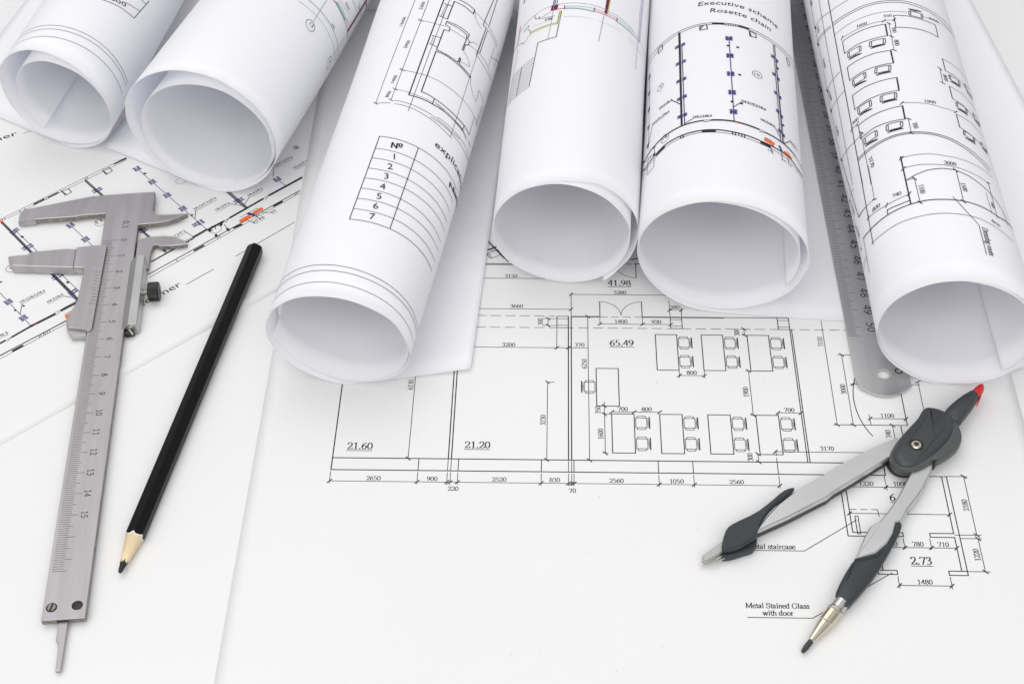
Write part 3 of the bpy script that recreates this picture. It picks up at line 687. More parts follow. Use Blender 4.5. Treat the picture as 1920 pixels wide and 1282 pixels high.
  ('H','k',0.3,(25.37,109.57,30.56,109.36,25.2,106.41,30.08,106.19)),
  ('H','k',0.3,(14.39,89.87,19.28,88.49,14.19,86.55,19.4,85.7)),
  ('H','k',0.3,(24.15,89.77,28.1,88.86,24.26,87.29,27.56,86.11)),
  ('L','k',0.2,(11.31,131.58,10.7,121.23)),
  ('L','k',0.35,(10.44,132.09,12.08,130.61)),
  ('L','k',0.35,(9.63,121.69,11.57,120.67)),
  ('T','k',1.7,(12.02,127.95,12.07,123.4),'800','r'),
  ('L','k',0.18,(-8.77,106.38,-3.38,105.3,1.67,104.42,6.43,103.21,13.09,102.72)),
  ('L','k',0.35,(-9.56,105.46,-8.02,107.04)),
  ('L','k',0.35,(12.37,101.89,13.81,103.55)),
  ('T','k',1.7,(-0.24,105.5,4.73,105.01),'1900','r'),
  ('L','k',0.2,(-7.91,95.54,-8.16,86.6)),
  ('L','k',0.35,(-8.61,96.23,-6.97,94.77)),
  ('L','k',0.35,(-8.92,87.28,-7.44,85.66)),
  ('T','k',1.7,(-6.97,92.78,-6.65,88.7),'700','r'),
  ('L','k',0.28,(-33.41,88.85,-27.97,88.47,-21.33,88.22,-14.4,87.96,-7.58,87.01,-0.51,85.35,6.13,83.3,13.14,79.96,19.98,76.89,26.1,74.58)),
  ('L','k',0.28,(-32.89,87.65,-27.55,87.33,-21.17,87.26,-14.36,87.11,-7.72,86.13,-0.77,84.44,5.64,82.27,12.31,78.65,18.65,75.06,24.04,71.94)),
  ('T','k',1.7,(-7.28,166.83,-3.7,166.52),'350','r'),
  ('L','k',0.18,(-7.34,164.35,-2.88,164.0)),
  ('L','k',0.35,(-8.15,163.61,-6.53,165.09)),
  ('L','k',0.35,(-3.81,163.22,-2.31,164.82)),
  ('T','k',1.7,(-19.37,166.42,-14.43,165.48),'1600','r'),
  ('L','k',0.18,(-26.87,165.94,-19.37,165.11,-12.79,164.99,-7.34,164.35)),
  ('L','k',0.35,(-27.34,165.18,-26.02,166.94)),
  ('L','k',0.18,(-5.6,161.86,-5.95,152.33,-6.42,142.51)),
  ('L','k',0.35,(-6.34,162.67,-4.86,161.05)),
  ('L','k',0.35,(-6.7,153.14,-5.2,151.52)),
  ('L','k',0.35,(-7.24,143.24,-5.6,141.78)),
  ('T','k',1.5,(-4.95,159.0,-4.99,154.74),'700','r'),
  ('T','k',1.7,(-5.35,149.53,-5.39,145.35),'800','r'),
  ('T','k',1.7,(-31.87,109.35,-27.85,109.04),'300','r'),
  ('L','k',0.2,(-33.06,107.43,-28.67,107.15)),
  ('L','k',0.35,(-33.65,106.93,-31.95,108.33)),
  ('L','k',0.35,(-29.65,106.39,-28.19,108.03)),
  ('L','k',0.2,(-28.34,100.59,-28.79,84.63,-29.31,68.82)),
  ('L','k',0.2,(-28.5,80.01,-29.4,59.92)),
  ('L','k',0.35,(-28.57,101.38,-27.31,99.58)),
  ('L','k',0.35,(-30.32,60.53,-28.48,59.31)),
  ('L','g',0.18,(-41.94,61.83,-29.4,59.92)),
  ('T','k',1.7,(-27.52,83.6,-27.29,77.0),'3170','r'),
  ('L','k',0.45,(-14.36,74.35,-14.72,60.06,-15.06,46.26)),
  ('L','k',0.18,(-14.34,73.32,-9.27,73.06,-3.03,72.21,2.84,71.02,10.35,70.35,16.76,69.61,25.07,69.21)),
  ('L','k',0.2,(-14.54,67.26,-8.52,66.81,-3.4,65.89,3.56,64.92,10.97,63.59,16.38,62.39,20.03,61.96)),
  ('L','k',0.35,(-15.2,72.59,-13.32,74.07)),
  ('L','k',0.35,(-15.41,66.32,-13.51,67.78)),
  ('L','k',0.35,(18.9,61.33,21.08,62.31)),
  ('L','k',0.35,(-15.57,51.34,-13.83,53.0)),
  ('L','k',0.35,(-11.97,60.56,-10.71,58.52)),
  ('L','k',0.35,(-12.25,46.63,-10.85,44.69)),
  ('L','k',0.35,(4.2,63.75,5.66,61.85)),
  ('L','k',0.35,(3.81,44.86,5.27,42.96)),
  ('T','k',2.0,(0.92,65.94,5.87,65.44),'3000','r'),
  ('L','k',0.3,(-14.55,59.97,-10.46,61.55,-5.66,62.84,-0.34,63.2,4.62,62.75,10.34,60.56,16.03,57.22,21.04,53.33,24.99,48.75,26.01,41.55)),
  ('L','k',0.2,(-11.36,59.43,-11.55,45.66)),
  ('L','k',0.15,(-14.52,60.12,-11.17,59.47)),
  ('T','k',1.8,(-10.61,55.39,-10.55,50.09),'1100','r'),
  ('L','k',0.22,(5.11,62.39,4.57,44.08)),
  ('T','k',1.8,(5.45,55.41,5.75,50.2),'1500','r'),
  ('L','k',0.22,(19.99,61.82,18.81,40.31)),
  ('L','g',0.16,(16.55,53.69,16.3,41.72)),
  ('T','g',1.5,(17.31,49.26,17.56,45.65),'780','r'),
  ('L','k',0.38,(-41.89,49.15,-36.59,47.69,-31.29,47.07,-21.41,46.71,-14.97,46.38,-8.36,45.83,-1.33,44.78,4.47,44.19,12.26,42.93,19.53,41.34,33.45,44.71)),
  ('L','k',0.32,(-24.98,46.97,-24.73,49.59,-19.35,48.67,-14.99,48.52)),
  ('T','k',1.8,(-21.49,54.13,-17.67,53.48),'740','r'),
  ('L','k',0.2,(-24.41,52.16,-18.77,51.9,-14.78,51.92)),
  ('L','k',0.35,(-25.23,51.3,-23.95,53.08)),
  ('T','k',1.8,(-31.89,54.44,-27.47,54.04),'800','r'),
  ('L','k',0.2,(-35.37,54.08,-29.84,53.09,-24.43,52.06)),
  ('L','k',0.35,(-35.94,53.7,-34.08,54.88)),
  ('L','g',0.2,(-36.58,40.4,-28.6,39.41,-21.1,39.26,-13.33,38.34,-6.17,37.6,0.8,36.45,8.15,35.4,16.27,33.13,25.43,31.33)),
  ('L','k',0.22,(0.9,46.4,4.41,38.49,8.11,31.21,7.81,14.63)),
  ('T','k',2.3,(9.18,30.49,8.94,14.69),'Dressing room','i'),
  ('T','g',1.7,(14.6,35.82,18.72,34.62),'8650','r'),
  ('L','k',0.25,(-41.7,49.02,-43.18,30.62)),
  ('L','g',0.16,(-49.52,38.33,-45.21,38.67,-42.85,38.63)),
  ('L','g',0.16,(-50.22,39.7,-46.33,39.81,-43.25,40.04)),
  ('T','g',1.5,(-42.03,168.48,-41.89,161.55),'2580','r'),
  ('T','g',1.5,(-43.77,147.01,-42.95,139.2),'3580','r'),
  ('T','g',1.5,(-44.53,123.39,-43.97,116.26),'2580','r'),
  ('T','g',1.5,(-40.67,191.53,-40.54,186.8),'270','r'),
  ('T','g',1.5,(-41.62,215.86,-41.46,209.61),'2580','r'),
  ('T','g',1.4,(-46.8,74.22,-46.07,67.47),'2580','r'),
  ('T','g',1.4,(-47.02,59.73,-46.25,53.72),'2000','r'),
 ],
 'elec': [
  ('L','k',0.25,(-224.96,81.18,-176.0,122.91)),
  ('L','k',0.25,(-224.62,79.57,-175.48,121.16)),
  ('L','d',1.0,(-211.9,91.2,-208.41,94.23)),
  ('L','d',1.0,(-206.12,95.89,-202.75,98.78)),
  ('L','k',0.3,(-215.85,88.59,-215.13,87.22)),
  ('L','k',0.3,(-217.55,86.95,-216.83,85.58)),
  ('L','k',0.3,(-208.45,95.2,-207.73,93.82)),
  ('L','k',0.3,(-207.59,95.58,-206.87,94.19)),
  ('L','k',0.3,(-206.85,96.19,-206.13,94.8)),
  ('L','k',0.3,(-202.04,100.78,-201.33,99.37)),
  ('L','k',0.3,(-192.44,108.96,-191.73,107.54)),
  ('L','k',0.3,(-191.59,109.53,-190.89,108.1)),
  ('L','k',0.3,(-224.42,81.93,-223.7,80.58)),
  ('L','k',0.3,(-223.43,82.46,-222.71,81.11)),
  ('L','k',0.4,(-201.25,99.78,-198.57,101.44,-196.62,98.96,-199.03,96.84,-201.25,99.78)),
  ('L','k',0.4,(-185.31,113.96,-182.61,115.97,-180.69,113.54,-183.1,110.95,-185.31,113.96)),
  ('L','k',0.4,(-201.01,99.48,-198.57,97.4)),
  ('L','k',0.4,(-185.07,113.66,-182.82,111.53)),
  ('L','k',0.1,(-181.17,120.48,-175.64,122.65)),
  ('L','d',1.0,(-180.67,118.42,-175.88,122.14)),
  ('L','o',1.0,(-224.81,80.47,-223.48,78.66)),
  ('L','k',0.3,(-224.12,78.99,-181.28,28.71)),
  ('L','k',0.45,(-223.87,79.38,-181.03,29.06)),
  ('L','k',0.3,(-223.63,79.77,-180.78,29.42)),
  ('L','p',0.3,(-217.17,74.26,-179.81,32.25)),
  ('L','p',0.3,(-218.07,71.83,-181.03,27.78)),
  ('L','k',0.3,(-192.1,106.56,-148.76,57.57)),
  ('L','k',0.45,(-191.84,106.97,-148.49,57.95)),
  ('L','k',0.3,(-191.57,107.38,-148.22,58.32)),
  ('L','k',0.3,(-127.09,97.37,-116.71,85.07)),
  ('L','k',0.45,(-126.8,97.77,-116.42,85.46)),
  ('L','k',0.3,(-126.51,98.18,-116.13,85.86)),
  ('L','p',0.25,(-125.27,97.47,-115.86,85.96)),
  ('Y','p',2.4,(-217.5,72.34,-46.2),'h'),
  ('Y','p',2.4,(-216.33,73.98,-46.3),'h'),
  ('Y','p',2.4,(-210.15,61.94,-46.0),'h'),
  ('Y','p',2.4,(-208.0,63.52,-46.2),'h'),
  ('Y','p',2.4,(-193.58,42.92,-46.1),'h'),
  ('Y','p',2.4,(-191.56,44.72,-46.1),'h'),
  ('Y','p',2.4,(-184.82,33.25,-46.1),'h'),
  ('Y','p',2.4,(-183.52,34.77,-46.1),'h'),
  ('Y','p',2.4,(-186.22,99.37,-48.0),'h'),
  ('Y','p',2.4,(-184.4,100.76,-47.7),'h'),
  ('Y','p',2.4,(-161.07,71.84,-47.8),'h'),
  ('Y','p',2.4,(-159.87,72.6,-47.9),'h'),
  ('Y','p',2.4,(-121.63,90.46,-49.8),'h'),
  ('Y','p',2.4,(-119.75,91.97,-49.8),'h'),
  ('Y','p',2.4,(-98.24,128.04,-51.5),'h'),
  ('Y','p',3.3,(-169.68,114.68,-48.4),'f'),
  ('Y','p',3.3,(-161.39,105.14,-48.2),'f'),
  ('Y','p',3.3,(-153.23,95.66,-48.4),'f'),
  ('Y','p',3.3,(-144.99,86.35,-48.5),'f'),
  ('Y','p',3.3,(-136.05,76.99,-48.7),'f'),
  ('Y','p',3.3,(-193.02,76.43,-46.5),'f'),
  ('Y','p',3.3,(-184.79,67.08,-46.6),'f'),
  ('Y','p',3.3,(-210.31,28.74,-44.6),'f'),
  ('Y','p',3.3,(-202.0,18.97,-44.6),'f'),
  ('Y','p',3.3,(-104.85,105.41,-50.3),'f'),
  ('Y','p',2.2,(-138.24,75.23,-48.2),'h'),
  ('L','p',0.3,(-169.59,114.68,-132.51,72.04)),
  ('L','p',0.3,(-193.02,76.43,-184.79,67.08,-179.13,60.65)),
  ('L','p',0.3,(-214.94,34.28,-198.22,14.5)),
  ('L','p',0.3,(-104.85,105.41,-100.73,100.94)),
  ('C','k',0.2,(-180.25,77.98,2.3)),
  ('T','k',2.0,(-181.27,77.02,-179.26,78.75),'11','s'),
  ('C','k',0.2,(-213.33,49.2,2.3)),
  ('T','k',2.0,(-213.45,48.26,-212.53,49.36),'1','s'),
  ('C','k',0.2,(-128.85,72.27,2.6)),
  ('T','k',2.2,(-129.91,71.09,-127.75,73.14),'17','s'),
  ('C','g',0.15,(-148.51,105.43,2.2)),
  ('L','d',1.0,(-208.58,4.49,-206.94,5.97)),
  ('L','k',0.25,(-208.58,4.49,-181.26,29.07)),
  ('L','d',1.0,(-204.31,8.16,-197.98,14.06)),
  ('L','d',1.3,(-197.98,14.06,-189.4,20.87)),
  ('L','d',1.2,(-187.01,23.02,-180.5,28.44)),
  ('L','k',0.25,(-187.01,23.02,-188.54,20.4)),
  ('L','k',0.25,(-204.31,8.16,-205.97,5.41)),
  ('L','o',0.7,(-196.87,14.69,-195.8,15.53)),
  ('L','k',0.3,(-154.06,52.0,-116.22,85.82)),
  ('L','d',0.8,(-153.83,52.0,-137.65,66.6)),
  ('L','d',1.0,(-137.84,67.41,-132.83,72.07)),
  ('L','d',1.2,(-132.03,72.05,-125.83,77.33)),
  ('L','d',1.1,(-123.28,79.7,-109.96,92.03)),
  ('L','d',1.2,(-107.33,94.47,-93.94,106.2)),
  ('L','k',0.22,(-109.99,92.34,-93.42,107.48)),
  ('L','k',0.25,(-123.31,80.01,-124.92,76.39)),
  ('L','k',0.25,(-107.35,94.66,-108.87,91.37)),
  ('L','k',0.2,(-125.83,77.33,-123.29,79.82)),
  ('L','m',0.9,(-132.83,72.07,-131.66,72.34)),
  ('L','k',0.25,(-137.84,67.41,-141.29,64.83)),
  ('L','k',0.25,(-139.05,65.96,-139.73,63.6)),
  ('L','k',1.2,(-126.7,76.14,-126.72,74.62)),
  ('L','k',1.2,(-131.46,72.33,-131.08,70.82)),
  ('L','k',0.3,(-125.42,75.5,-123.13,71.21)),
  ('L','k',1.2,(-123.67,72.43,-122.93,71.21)),
  ('L','k',1.2,(-128.23,68.65,-127.88,67.45)),
  ('L','k',0.25,(-207.05,-2.69,-184.18,17.0)),
  ('L','k',0.25,(-206.7,-4.29,-183.82,15.02)),
  ('L','d',0.55,(-207.11,-2.4,-184.12,16.69)),
  ('L','k',1.1,(-202.46,0.02,-199.1,2.9)),
  ('L','k',0.3,(-193.71,8.63,-193.12,7.5)),
  ('L','k',0.3,(-193.06,9.26,-192.47,8.13)),
  ('L','k',0.3,(-192.13,9.97,-191.54,8.83)),
  ('L','k',0.3,(-191.58,10.3,-190.99,9.17)),
  ('L','k',0.3,(-190.82,11.15,-190.23,10.01)),
  ('L','k',0.3,(-190.02,11.78,-189.43,10.64)),
  ('L','d',0.5,(-154.22,43.84,-93.98,97.26)),
  ('L','k',0.25,(-153.29,42.17,-93.84,95.59)),
  ('L','k',1.0,(-136.31,58.52,-132.74,61.65)),
  ('L','k',1.0,(-120.89,72.66,-117.73,74.99)),
  ('L','k',1.0,(-104.78,86.9,-101.19,89.92)),
  ('L','k',0.3,(-127.45,67.14,-126.9,65.82)),
  ('L','k',0.3,(-126.79,68.32,-126.24,66.99)),
  ('L','k',0.3,(-111.93,81.23,-111.39,79.87)),
  ('L','k',0.3,(-111.19,81.83,-110.65,80.46)),
  ('L','k',0.3,(-96.15,95.43,-95.62,94.03)),
  ('L','k',0.3,(-95.38,96.04,-94.86,94.63)),
  ('L','k',0.3,(-143.41,52.77,-142.29,51.61)),
  ('P','o',0,(-119.24,77.76,-116.12,80.73,-115.26,78.27,-118.47,76.22)),
  ('P','o',0,(-116.12,80.73,-114.97,81.31,-113.6,79.75,-115.23,77.96)),
  ('P','o',0,(-113.87,83.13,-110.02,86.42,-108.93,84.85,-112.94,81.14)),
  ('L','p',1.5,(-115.47,82.25,-113.15,81.27)),
  ('L','k',0.25,(-118.83,79.58,-115.71,82.56,-111.79,85.85,-111.32,85.22)),
  ('P','o',0,(-185.18,19.88,-181.42,23.1,-179.97,21.96,-184.23,18.09)),
  ('L','k',0.25,(-185.15,20.54,-181.03,24.43)),
  ('T','k',1.5,(-139.51,85.17,-130.87,92.77),'H6.2,H7.3,H7.4','b'),
  ('L','k',0.2,(-139.24,84.29,-130.61,91.89)),
  ('L','k',0.3,(-139.09,85.03,-138.79,79.5)),
  ('T','k',1.5,(-129.89,84.48,-124.25,89.1),'H6.3,H7.4','b'),
  ('L','k',0.2,(-129.63,83.61,-123.99,88.22)),
  ('L','k',0.3,(-124.25,89.1,-118.88,87.59)),
  ('T','k',1.5,(-116.48,93.89,-110.62,98.79),'H6.4,H7.5','b'),
  ('L','k',0.2,(-116.23,93.01,-110.36,97.89)),
  ('L','k',0.3,(-116.23,93.45,-117.75,88.49)),
  ('T','k',1.5,(-108.64,112.76,-99.1,120.72),'H5.5,H7.5,H7.6','b'),
  ('L','k',0.2,(-108.39,111.84,-98.86,119.79)),
  ('L','k',0.3,(-107.12,112.07,-106.91,107.52)),
  ('T','k',1.5,(-97.58,112.59,-91.93,117.55),'H5.6,H7.7','b'),
  ('L','k',0.2,(-97.34,111.67,-91.69,116.62)),
  ('T','k',1.5,(-104.77,82.39,-103.09,83.95),'H7','b'),
  ('L','k',0.2,(-104.53,81.53,-102.85,83.08)),
  ('L','k',0.3,(-110.29,83.03,-104.97,82.4)),
  ('T','k',1.5,(-109.61,78.12,-107.92,79.41),'H6','b'),
  ('L','k',0.2,(-109.36,77.26,-107.68,78.55)),
  ('L','k',0.3,(-113.42,81.89,-109.58,77.81)),
  ('T','k',1.5,(-112.0,75.87,-110.34,77.41),'H7','b'),
  ('L','k',0.2,(-111.75,75.02,-110.1,76.55)),
  ('L','k',0.3,(-115.84,77.98,-111.99,75.75)),
  ('T','k',1.5,(-147.99,65.89,-141.71,71.1),'H6.1,H7.3','b'),
  ('L','k',0.2,(-147.72,65.05,-141.44,70.25)),
  ('L','k',0.3,(-141.67,70.8,-137.86,67.53)),
  ('T','k',1.5,(-204.81,27.84,-195.99,34.84),'H4.2,H6.5,H6.6','b'),
  ('L','k',0.2,(-204.55,27.2,-195.74,34.2)),
  ('L','k',0.3,(-204.21,27.24,-203.92,21.67)),
  ('T','k',1.5,(-193.48,27.55,-187.81,32.37),'H4.3,H6.6','b'),
  ('L','k',0.2,(-193.24,26.92,-187.56,31.73)),
  ('L','k',0.3,(-187.65,31.55,-182.42,30.42)),
  ('T','k',1.5,(-214.18,4.97,-206.41,10.15),'H4.1,H6.5','b'),
  ('L','k',0.2,(-213.93,4.37,-206.16,9.54)),
  ('L','k',0.9,(-165.94,111.41,-165.05,110.88)),
  ('L','k',0.9,(-213.16,69.68,-212.42,69.27)),
  ('L','k',0.9,(-187.99,40.19,-187.28,39.8)),
  ('L','k',0.9,(-187.63,39.94,-187.27,39.75)),
  ('L','k',0.9,(-203.55,26.28,-203.2,26.1)),
  ('L','k',0.9,(-206.61,23.69,-206.26,23.5)),
  ('L','k',0.9,(-216.23,41.03,-215.87,40.84)),
  ('L','k',0.9,(-140.53,82.11,-140.1,81.86)),
  ('L','k',0.9,(-213.02,69.43,-212.61,69.21)),
  ('T','k',3.6,(-163.98,16.24,-138.72,36.83),'transformer','s'),
  ('L','k',0.3,(-136.91,37.52,-126.67,46.51)),
  ('L','k',0.3,(-118.09,54.43,-94.64,75.9)),
  ('T','k',3.6,(-264.08,122.76,-229.43,141.05),'transformer','s'),
  ('L','k',0.25,(-227.09,141.78,-217.57,148.5)),
 ],
}
# ------------------------------------------------------------------ the table and the flat sheets
link('tabletop', [(-1.0, -.7, -.00036), (1.0, -.7, -.00036), (1.0, .9, -.00036), (-1.0, .9, -.00036), (-1.0, -.7, -.03), (1.0, -.7, -.03), (1.0, .9, -.03), (-1.0, .9, -.03)],
     [(0, 1, 2, 3), (7, 6, 5, 4), (0, 4, 5, 1), (1, 5, 6, 2), (2, 6, 7, 3), (3, 7, 4, 0)], TABLE)['kind'] = 'structure'
def sheet(name, corners, ztop, m, label, waves, curl=(), nx=60, ny=60):
    """thin paper sheet over four ground corners (mm); waves lift it a little between the corners"""
    A, B, C_, D = [Vector(c) for c in corners]; v = []; f = []
    for j in range(ny+1):
        for i in range(nx+1):
            a, b = i/nx, j/ny; p = (A*(1-a)+B*a)*(1-b)+(D*(1-a)+C_*a)*b
            v.append((p.x*MM, p.y*MM, ztop))
    for j in range(ny):
        for i in range(nx):
            k = j*(nx+1)+i; f.append((k, k+1, k+nx+2, k+nx+1))
    o = link(name, v, f, m, smooth=True); so = o.modifiers.new('thickness', 'SOLIDIFY'); so.thickness = .0001; so.offset = -1
    return tag(o, label, 'sheet')
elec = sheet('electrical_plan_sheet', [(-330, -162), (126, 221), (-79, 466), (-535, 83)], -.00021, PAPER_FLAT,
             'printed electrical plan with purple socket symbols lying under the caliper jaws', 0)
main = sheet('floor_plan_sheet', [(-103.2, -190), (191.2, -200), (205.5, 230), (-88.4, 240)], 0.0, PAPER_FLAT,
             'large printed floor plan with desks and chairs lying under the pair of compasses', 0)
pe = Print(lambda x, y, l: (x*MM, y*MM, -.00018+l*.5)); pe.run(PRINTS['elec']); pe.build('printed_drawing', elec)

# ------------------------------------------------------------------ floor plan, drawn in building millimetres (scale about 1:81)
KP = 2.6984e-5*.459*1000; PX, PY, PHI = .0812305*459, -.138158*459, .0363322
def plan_pos(u, v): return Vector((PX+KP*(u*math.cos(PHI)+v*math.sin(PHI)), PY+KP*(-u*math.sin(PHI)+v*math.cos(PHI))))
class Plan(Print):
    def L(s, *p, w=.44, c='k', dash=None): s.line([Vector(q)*KP for q in p], w, c, dash)
    def th(s, *p, c='k', dash=None): s.L(*p, w=.26, c=c, dash=dash)
    def box(s, u0, v0, u1, v1, w=.36): s.L((u0, v0), (u1, v0), (u1, v1), (u0, v1), (u0, v0), w=w)
    def tick(s, u, v, ang=45, l=190): d = Vector((math.cos(R(ang)), math.sin(R(ang))))*l/2; s.L((u-d.x, v-d.y), (u+d.x, v+d.y), w=.42)
    def dim(s, a, b, txt=None, at=None, em=218, ang=None, ticks=(1, 1)):
        s.th(a, b); h = abs(b[0]-a[0]) > abs(b[1]-a[1])
        for q, t in zip((a, b), ticks):
            if t: s.tick(q[0], q[1], 45 if h else 135)
        if txt: s.t(txt, at or ((a[0]+b[0])/2, (a[1]+b[1])/2+115) if h else at or (a[0]-125, (a[1]+b[1])/2), 0 if h else 90, em)
    def t(s, txt, c, ang=0, em=218): s.ctext(txt, Vector(c)*KP, ang, em*KP)
    def area(s, txt, c, em=352): s.t(txt, c, 0, em); _, w_ = glyph_text(txt, SERIF_W); s.th((c[0]-em*w_/2, c[1]-em*.5), (c[0]+em*w_/2, c[1]-em*.5))
    def arc(s, c, r, a0, a1, w=.24, n=18): s.L(*[(c[0]+r*math.cos(R(a0+(a1-a0)*i/n)), c[1]+r*math.sin(R(a0+(a1-a0)*i/n))) for i in range(n+1)], w=w)
    def seat(s, u, v, face=1):    # chair with its back away from the desk at side u
        x = lambda d: u+face*d; k = .26
        s.L((x(45), v-200), (x(45), v+200), w=k); s.L((x(45), v+200), (x(385), v+200), (x(385), v+130), w=k); s.L((x(45), v-200), (x(385), v-200), (x(385), v-130), w=k)
        s.L((x(385), v-200), (x(385), v+200), w=.2)
        for q in (-240, 240): s.L((x(85), v+q-24), (x(105), v+q-38), (x(330), v+q-38), (x(350), v+q-24), (x(350), v+q+24), (x(330), v+q+38), (x(105), v+q+38), (x(85), v+q+24), (x(85), v+q-24), w=.24)
        s.L((x(470), v-235), (x(470), v+235), w=.48); s.L((x(425), v-190), (x(425), v-40), w=.2); s.L((x(425), v+40), (x(425), v+190), w=.2); s.L((x(390), v-40), (x(460), v-40), w=.2); s.L((x(390), v+40), (x(460), v+40), w=.2); s.L((x(425), v-40), (x(425), v+40), w=.2)
pl = Plan(lambda x, y, l: (PX*MM+(x*math.cos(PHI)+y*math.sin(PHI))*MM, PY*MM+(-x*math.sin(PHI)+y*math.cos(PHI))*MM, .00005+l))
pl.L((-8570, 0), (8600, 0)); pl.L((-8570, -472), (8190, -472)); pl.L((-8570, -472), (-8570, 5900)); pl.L((8190, -472), (8190, -60))
for u in (-5920, -4703, -2175, -1185, 1375, 2425, 4985): pl.L((u, 0), (u, -472), w=.32)
for u in (-5022, -4925): pl.L((u, 0), (u, 6218)); pl.th((u, -40), (u, -472))
for u in (-1350, -1255): pl.L((u, 0), (u, 6218)); pl.th((u, -40), (u, -472))
CH = [-8570, -5920, -5022, -4925, -4703, -2175, -1350, -1255, -1185, 1375, 2425, 4985]
for u in CH: pl.th((u, -540), (u, -1010)); pl.tick(u, -915)
pl.th((-8570, -915), (4985, -915))
for t_, u in (('2650', -7245), ('900', -5470), ('2520', -3440), ('830', -1765), ('2560', 95), ('1050', 1900), ('2560', 3700)): pl.t(t_, (u, -795))
pl.t('220', (-4815, -1170)); pl.t('70', (-1235, -1200))
pl.area('21.60', (-7770, 470)); pl.area('21.20', (-4150, 560)); pl.area('65.49', (390, 4990)); pl.area('41.98', (380, 7830))
pl.dim((-6253, 0), (-6253, 6130), '6130', (-6375, 3060), ticks=(1, 0)); pl.dim((-2015, 0), (-2015, 3230), '3230'); pl.th((-2050, 3230), (-1800, 3230))
pl.dim((-708, 0), (-708, 6218), '6250', (-830, 4050))
pl.L((-1255, 6218), (-300, 6218), (-300, 6930), w=.36); pl.L((-1255, 6188), (-300, 6188), w=.22); pl.L((1100, 6930), (1100, 6218), (3800, 6218), w=.36); pl.L((1100, 6188), (3800, 6188), w=.22); pl.L((3800, 6218), (5560, 6218), w=.36)
pl.arc((-300, 6218), 712, 90, 5); pl.arc((1100, 6218), 712, 90, 175)
pl.th((-300, 6200), (1100, 6200), dash=(3.2, 1.5)); pl.th((-4900, 5680), (9000, 5680), dash=(4.2, 1.8)); pl.th((-4900, 6225), (-1800, 6225), dash=(4.2, 1.8))
for u0, u1 in ((-1728, -1352), (2025, 2405), (5556, 5930)):
    pl.box(u0, 5684, u1, 6214, .34); pl.th((u0, 6100), (u1, 6100)); pl.th((u0, 5796), (u1, 5796))
pl.dim((-2020, 6105), (-2020, 5780), '300', (-2270, 5950)); pl.th((-2200, 6105), (-1730, 6105)); pl.th((-2200, 5780), (-1730, 5780))
pl.th((-5000, 6550), (-1255, 6550)); pl.tick(-1255, 6550); pl.t('3660', (-3080, 6680)); pl.th((-1255, 6260), (-1255, 7330)); pl.th((-1255, 7265), (2400, 7265)); pl.tick(-1255, 7265); pl.t('3280', (390, 7370))
pl.dim((2025, 6548), (2415, 6548), '380', (2200, 6680)); pl.th((2022, 6260), (2022, 7000)); pl.th((2410, 6260), (2410, 6700))
pl.th((-305, 5870), (2036, 5870)); pl.tick(-305, 5870); pl.tick(1100, 5870); pl.tick(2036, 5870); pl.t('1400', (390, 5985)); pl.t('920', (1560, 5985)); pl.th((-305, 6150), (-305, 5830)); pl.th((1100, 6150), (1100, 5830))
pl.t('370', (-985, 4890)); pl.th((-5000, 4760), (-725, 4760)); pl.tick(-1728, 4760); pl.tick(-1352, 4760); pl.t('3200', (-3300, 4875)); pl.th((-1728, 5640), (-1728, 4700)); pl.th((-1352, 4760), (-1352, 4700))
pl.L((960, 8800), (960, 8105), w=.34); pl.arc((960, 8800), 700, 270, 190); pl.L((930, 8800), (1250, 8800), w=.42); pl.th((-400, 8770), (880, 8770), dash=(2.6, 1.6)); pl.th((510, 9050), (1200, 9050)); pl.tick(950, 9050, 30, 300)
pl.th((-4900, 8030), (-1800, 8030)); pl.t('3150', (-3300, 8140)); pl.L((-4900, 8755), (-1700, 8755), w=.42); pl.th((-4900, 8700), (-1700, 8700)); pl.L((-4250, 10080), (-3420, 8860), w=.42); pl.L((-4190, 9920), (-3560, 9020), w=.3); pl.L((-3420, 8860), (-3300, 8930), w=.3)
pl.chair(Vector((-4080, 9150))*KP, Vector((-3700, 9360))*KP, Vector((-4220, 9420))*KP, Vector((-3840, 9640))*KP)
for i in range(4):
    u = 1500*i; pl.box(u, 300, u+700, 1900); pl.seat(u+700, 1540); pl.seat(u+700, 682)
for i in range(3):
    u = 1502+1500*i; pl.box(u, 3800, u+700, 5400); pl.seat(u+700, 5030); pl.seat(u+700, 4186)
pl.box(-460, 2228, 250, 3850); pl.seat(-460, 3040, -1)
pl.th((-222, 2400), (-222, 300)); pl.tick(-222, 2228, 135); pl.tick(-222, 1885, 135); pl.tick(-222, 285, 135); pl.th((-280, 1900), (0, 1900)); pl.th((-300, 300), (-130, 300)); pl.t('350', (-420, 2060), 90); pl.t('1600', (-350, 1065), 90)
pl.th((10, 1985), (1512, 1985)); pl.tick(10, 1985); pl.tick(706, 1985); pl.tick(1505, 1985); pl.t('700', (355, 2100)); pl.t('800', (1100, 2100))
pl.dim((2205, 3570), (3004, 3570), '800', (2600, 3690)); pl.th((2205, 3780), (2205, 3470)); pl.th((3004, 3780), (3004, 3470))
pl.dim((4422, 5690), (4422, 5400), '300', (4185, 5530)); pl.th((4330, 5400), (4520, 5400)); pl.dim((4422, 3800), (4422, 1900), '1900', (4270, 2880)); pl.th((4330, 1905), (4560, 1905)); pl.th((4330, 3800), (4560, 3800))
pl.dim((5200, 2010), (5912, 2010), '700', (5560, 2125)); pl.th((5200, 2010), (5200, 1890)); pl.dim((4432, 320), (4432, 0), '300', (4190, 190)); pl.th((4390, 300), (4520, 300))
pl.L((5915, 0), (5930, 5684), w=.36); pl.L((5985, 0), (5985, 5684), w=.36)
